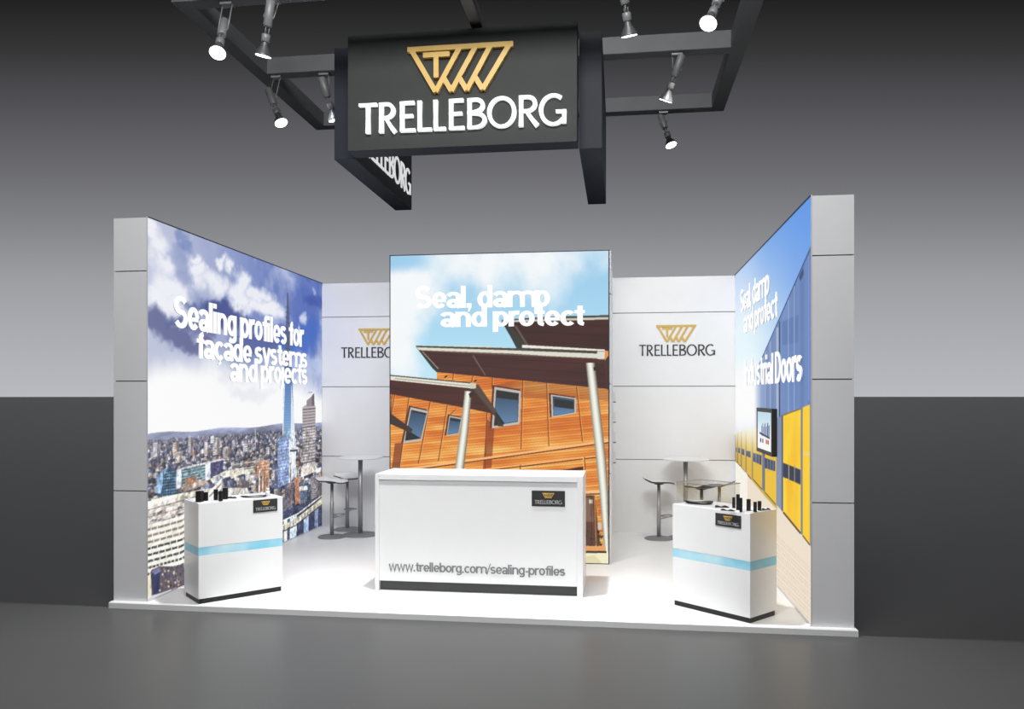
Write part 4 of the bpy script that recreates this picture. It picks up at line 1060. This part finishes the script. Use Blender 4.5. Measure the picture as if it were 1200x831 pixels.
for k, (px, rz, lb) in enumerate(STOOLS): put(st0, k > 0, atz(px[0], px[1]-1.5, 0), rz, lb, g_s)
put(st0, True, (2.36, 3.35, 0), 2.2, 'steel bar stool seen through the display case, nearer the centre of the booth', g_s)
put(st0, True, (2.62, 3.72, 0), 2.9, 'steel bar stool seen through the display case, tucked in by the right wall', g_s)
p = atz(422.3, 627, 0); put(tb0, False, (p[0], p[1], 0), 0, 'white topped round bar table in the left back corner', g_t)
p = atz(801.5, 627, 0); put(tb0, True, (p[0], 3.93, 0), 0, 'white topped round bar table in the right back corner', g_t)

# ---------------------------------------------------------------- narrow rack on the side of the central wall
r = thing('leaflet_rack', 'narrow leaflet rack seen edge-on on the right side of the central wall', 'rack', (TX1+.001, 3.3, 0))
mb = MB(); mb.box(0, .012, -.1, .1, 1.02, 2.0, M['cap']); mb.build('back_panel', r)
for k, z in enumerate((1.05, 1.30, 1.55, 1.80)):
    mb = MB(); mb.box(.013, .042, -.1, -.094, z, z+.12, M['cap']); mb.box(.013, .042, .094, .1, z, z+.12, M['cap']); mb.box(.013, .045, -.1, .1, z-.012, z-.001, M['seatdark']); mb.build('pocket', r)
# ---------------------------------------------------------------- hanging sign
ZB, ZH = 4.5, 5.742
r = thing('hanging_sign', 'charcoal hanging sign with gold emblem and white raised lettering facing the front', 'sign', (-.31, 1.53, ZB))
ox, oz = .31, -ZB
def slab(x0, x1, y0, y1, face):
    """sign slab; the named side is the lighter face"""
    mb = MB(); mb.box(x0+ox, x1+ox, y0-1.53, y1-1.53, 0.0, ZH-ZB, M['signside'], bevel=.004)
    if face == 'front': mb.box(x0+ox+.004, x1+ox-.004, y0-1.53-.004, y0-1.53+.002, .004, ZH-ZB-.004, M['signface'])
    if face == 'right': mb.box(x1+ox-.002, x1+ox+.004, y0-1.53+.004, y1-1.53-.004, .004, ZH-ZB-.004, M['signface'])
    return mb.build('sign_slab', r)
slab(-1.544, .921, 1.53, 1.775, 'front'); slab(-1.795, -1.560, 1.80, 4.235, 'right'); slab(.926, 1.171, 1.776, 4.25, '')
mb = MB(); emblem(mb, 1.13, -.872+ox, 5.562-ZB, -.050, -.004, M['gold'], None, w=.047); mb.build('emblem', r)
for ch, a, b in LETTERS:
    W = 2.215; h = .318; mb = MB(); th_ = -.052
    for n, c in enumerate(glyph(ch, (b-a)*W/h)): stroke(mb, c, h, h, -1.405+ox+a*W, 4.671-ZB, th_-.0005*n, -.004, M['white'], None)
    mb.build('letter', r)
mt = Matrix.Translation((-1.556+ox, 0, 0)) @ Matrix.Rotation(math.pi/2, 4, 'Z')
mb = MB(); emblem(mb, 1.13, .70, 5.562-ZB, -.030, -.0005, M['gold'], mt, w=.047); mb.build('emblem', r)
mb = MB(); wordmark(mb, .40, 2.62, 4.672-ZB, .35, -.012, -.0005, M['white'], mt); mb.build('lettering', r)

for x, y in ((-1.68, 2.58), (1.05, 2.58), (-.155, 1.65)):
    mb = MB(); mb.box(x+ox-.03, x+ox+.03, y-1.53-.05, y-1.53+.05, ZH-ZB+.0002, 5.7995-ZB, M['signside']); mb.build('hanger', r)
# ---------------------------------------------------------------- overhead lighting frame
ZF, TF = 5.80, .20
fx0, fx1, fy0, fy1, bw = -3.085, 2.778, .70, 4.55, .175
r = thing('lighting_frame', 'grey rectangular steel lighting frame hanging above the booth', 'lighting frame', (0, 2.6, ZF))
def beam(x0, x1, y0, y1, z0=0, z1=TF):
    mb = MB(); mb.box(x0, x1, y0-2.6, y1-2.6, z0, z1, M['beam'], bevel=.006); mb.build('beam', r)
beam(fx0, fx0+bw, fy0, fy1); beam(fx1-bw, fx1, fy0, fy1)
beam(fx0+bw, fx1-bw, fy0, fy0+bw); beam(fx0+bw, fx1-bw, 2.50, 2.50+bw); beam(fx0+bw, fx1-bw, fy1-bw, fy1)
beam(-.215, -.095, fy0+bw, 2.50, .0, .12)
for (x, y) in ((-2.2, .78), (2.0, .78)):
    mb = MB(); mb.tube([(x, y-2.6, TF), (x, y-2.6, TF+2.4)], .006, M['lamp'], n=6); mb.build('hanging_cable', r)

def spot(label, lens, axis, beam_y, hang_x=None):
    """a spotlight: clamp and bracket from the beam, tilted cylinder, neck rods, short ring, cone and glowing lens"""
    L = .52; ax = Vector(axis).normalized(); lens = Vector(lens); top = lens-ax*L
    r = thing('spotlight', label, 'spotlight', tuple(top), 0, 'spotlights on the overhead frame')
    z = -ax; x = Vector((0, 1, 0)).cross(z).normalized(); y = z.cross(x)
    rot = Matrix((x, y, z)).transposed().to_4x4()
    m = rot
    mb = MB(); mb.lathe([(.030, 0.0), (.043, -.008), (.043, -.235), (.034, -.245)], M['lamp'], m, n=22); mb.build('transformer_housing', r)
    mb = MB()
    for k in range(3):
        a = 2*math.pi*k/3+.3; p = m @ Vector((.020*math.cos(a), .020*math.sin(a), -.245)); q = m @ Vector((.020*math.cos(a), .020*math.sin(a), -.315)); mb.tube([p, q], .006, M['lamp'], n=6)
    mb.lathe([(.036, -.315), (.042, -.320), (.042, -.385), (.034, -.392)], M['lamp'], m, n=22); mb.build('neck', r)
    mb = MB(); mb.lathe([(.030, -.392), (.036, -.425), (.078, -.500), (.084, -.515), (.084, -.522), (.076, -.522), (.070, -.512)], M['lampdark'], m, n=28, caps=False); mb.build('reflector', r)
    mb = MB(); mb.lathe([(.0755, -.516), (.0755, -.5235)], M['lens'], m, n=28); mb.build('lens', r)
    # bracket: two flat arms from a clamp on the beam
    joint = ax*.16; zt = ZF-.001-top.z; bx = (hang_x-top.x) if hang_x is not None else joint.x
    by = beam_y-top.y
    mb = MB(); s = x*.052
    for sg in (-1, 1):
        mb.tube([Vector((bx, by, zt-.02))+s*sg, joint+s*sg], .007, M['lamp'], n=6)
    mb.tube([joint-s, joint+s], .008, M['lamp'], n=6); mb.box(bx-.06, bx+.06, by-.045, by+.045, zt-.028, zt, M['lamp']); mb.build('bracket', r)
    return r
def LP(u, v, Y): return aty(u, v, Y)
FB, MBm, BB = fy0+bw/2, 2.50+bw/2, fy1-bw/2
spot('spotlight with a round glowing lens at the far left of the front beam', LP(255, 62, FB-.28), (.12, -.50, -.82), FB, None)
spot('pale spotlight on the left part of the front beam with its lens seen edge-on', LP(308.5, 65.5, FB-.06), (-.22, .15, -.93), FB)
spot('small spotlight hanging low from the left end of the middle beam', LP(329.5, 144, MBm-.22), (.42, -.22, -.88), MBm, None)
spot('spotlight half hidden behind the left edge of the hanging sign', LP(392.5, 140.5, MBm+.1), (.26, .20, -.94), MBm, None)
spot('spotlight just right of the hanging sign with its lens seen edge-on', LP(737.5, 42, FB+.15), (.14, .32, -.93), FB, None)
spot('spotlight with a large round glowing lens near the right end of the front beam', LP(830, 27.5, FB-.25), (-.30, -.50, -.82), FB, None)
spot('spotlight below the right end of the middle beam with its lens seen edge-on', LP(780, 118, MBm+.1), (-.34, .28, -.90), MBm, None)
spot('lowest spotlight, hanging from the back beam right of the sign', LP(786.5, 170, BB-.1), (.28, -.25, -.92), BB, None)

#==LIGHT
# ---------------------------------------------------------------- light
def area(name, loc, target, size, energy, color=(1, 1, 1), sy=None, spread=180):
    l = bpy.data.lights.new(name, 'AREA'); l.energy = energy; l.size = size; l.color = color
    if sy: l.shape = 'RECTANGLE'; l.size_y = sy
    l.spread = math.radians(spread)
    o = bpy.data.objects.new(name, l); COL.objects.link(o); o.location = loc
    d = Vector(target)-Vector(loc); o.rotation_euler = d.to_track_quat('-Z', 'Y').to_euler(); return o
def spotl(name, loc, target, energy, ang, blend=.6, r=.08, color=(1, 1, 1)):
    l = bpy.data.lights.new(name, 'SPOT'); l.energy = energy; l.spot_size = math.radians(ang); l.spot_blend = blend; l.shadow_soft_size = r; l.color = color
    o = bpy.data.objects.new(name, l); COL.objects.link(o); o.location = loc
    d = Vector(target)-Vector(loc); o.rotation_euler = d.to_track_quat('-Z', 'Y').to_euler(); return o
# beams of the rig aimed at the booth
spotl('front_rig_lamp', (-.1, -.02, 6.6), (-.1, -3.4, 0), 2200, 112, .75, .12)
spotl('rig_lamp_left', (-2.4, 2.3, 5.6), (-2.2, 4.28, 2.0), 190, 70, .9, .10, (.96, .98, 1))
spotl('rig_lamp_right', (2.1, 2.3, 5.6), (2.1, 4.28, 2.0), 200, 70, .9, .10, (1, .985, .94))
spotl('rig_lamp_desk', (-.3, -2.2, 5.4), (0, .8, .3), 150, 62, .9, .12)
spotl('rig_lamp_plinth', (-1.3, -1.8, 5.2), (-2.0, .4, .3), 110, 44, .9, .10)
spotl('rig_lamp_plinth', (1.2, -1.8, 5.2), (2.1, .4, .3), 110, 44, .9, .10)
area('added_fill_light', (0.5, -6.0, 8.0), (0, 1, 3.4), 5.0, 270, sy=2.5, spread=110)  # unseen soft fill, added high in front to brighten the front-facing surfaces

# ---------------------------------------------------------------- world: a dark hall fading to a pale horizon
w = bpy.data.worlds.new('hall_backdrop'); S.world = w; w.use_nodes = True; nt = w.node_tree; nt.nodes.clear()
out = nt.nodes.new('ShaderNodeOutputWorld'); bg = nt.nodes.new('ShaderNodeBackground'); tc = nt.nodes.new('ShaderNodeTexCoord')
sep = nt.nodes.new('ShaderNodeSeparateXYZ'); nt.links.new(tc.outputs['Generated'], sep.inputs[0])
dot = nt.nodes.new('ShaderNodeVectorMath'); dot.operation = 'DOT_PRODUCT'; dot.inputs[1].default_value = (SI, CO, 0); nt.links.new(tc.outputs['Generated'], dot.inputs[0])
ab = nt.nodes.new('ShaderNodeMath'); ab.operation = 'ABSOLUTE'; nt.links.new(dot.outputs['Value'], ab.inputs[0])
mxn = nt.nodes.new('ShaderNodeMath'); mxn.operation = 'MAXIMUM'; mxn.inputs[1].default_value = .5; nt.links.new(ab.outputs[0], mxn.inputs[0])
dv = nt.nodes.new('ShaderNodeMath'); dv.operation = 'DIVIDE'; nt.links.new(sep.outputs['Z'], dv.inputs[0]); nt.links.new(mxn.outputs[0], dv.inputs[1])
ml = nt.nodes.new('ShaderNodeMath'); ml.operation = 'MULTIPLY'; ml.inputs[1].default_value = 1.8; ml.use_clamp = True; nt.links.new(dv.outputs[0], ml.inputs[0])
cr = nt.nodes.new('ShaderNodeValToRGB'); nt.links.new(ml.outputs[0], cr.inputs[0])
stops = [(465, (184, 186, 191)), (400, (172, 174, 179)), (330, (158, 159, 163)), (260, (130, 131, 135)), (200, (108, 108, 112)), (130, (84, 83, 88)), (60, (54, 54, 55)), (0, (33, 33, 33)), (-60, (20, 20, 20))]
el = cr.color_ramp.elements
while len(el) < len(stops): el.new(.5)
for e_, (v, c) in zip(el, stops): pass
for k, (v, c) in enumerate(stops): el[k].position = min(1, max(0, (464.7-v)/F*1.8)); el[k].color = rgb(*c)
nt.links.new(cr.outputs[0], bg.inputs[0]); bg.inputs[1].default_value = 1.0; nt.links.new(bg.outputs[0], out.inputs[0])

# ---------------------------------------------------------------- camera
cam = bpy.data.cameras.new('camera'); co_ = bpy.data.objects.new('camera', cam); COL.objects.link(co_)
cam.sensor_width = 36; cam.sensor_fit = 'HORIZONTAL'; cam.lens = F/1200*36
cam.shift_y = (HY-831/2)/1200; cam.clip_end = 8000; cam.clip_start = .05
co_.location = CAM; co_.rotation_euler = (math.pi/2, 0, -TH)
S.camera = co_
S.view_settings.view_transform = 'Standard'; S.view_settings.look = 'None'; S.view_settings.gamma = 1; S.view_settings.use_curve_mapping = False
S.view_settings.exposure = 0.0
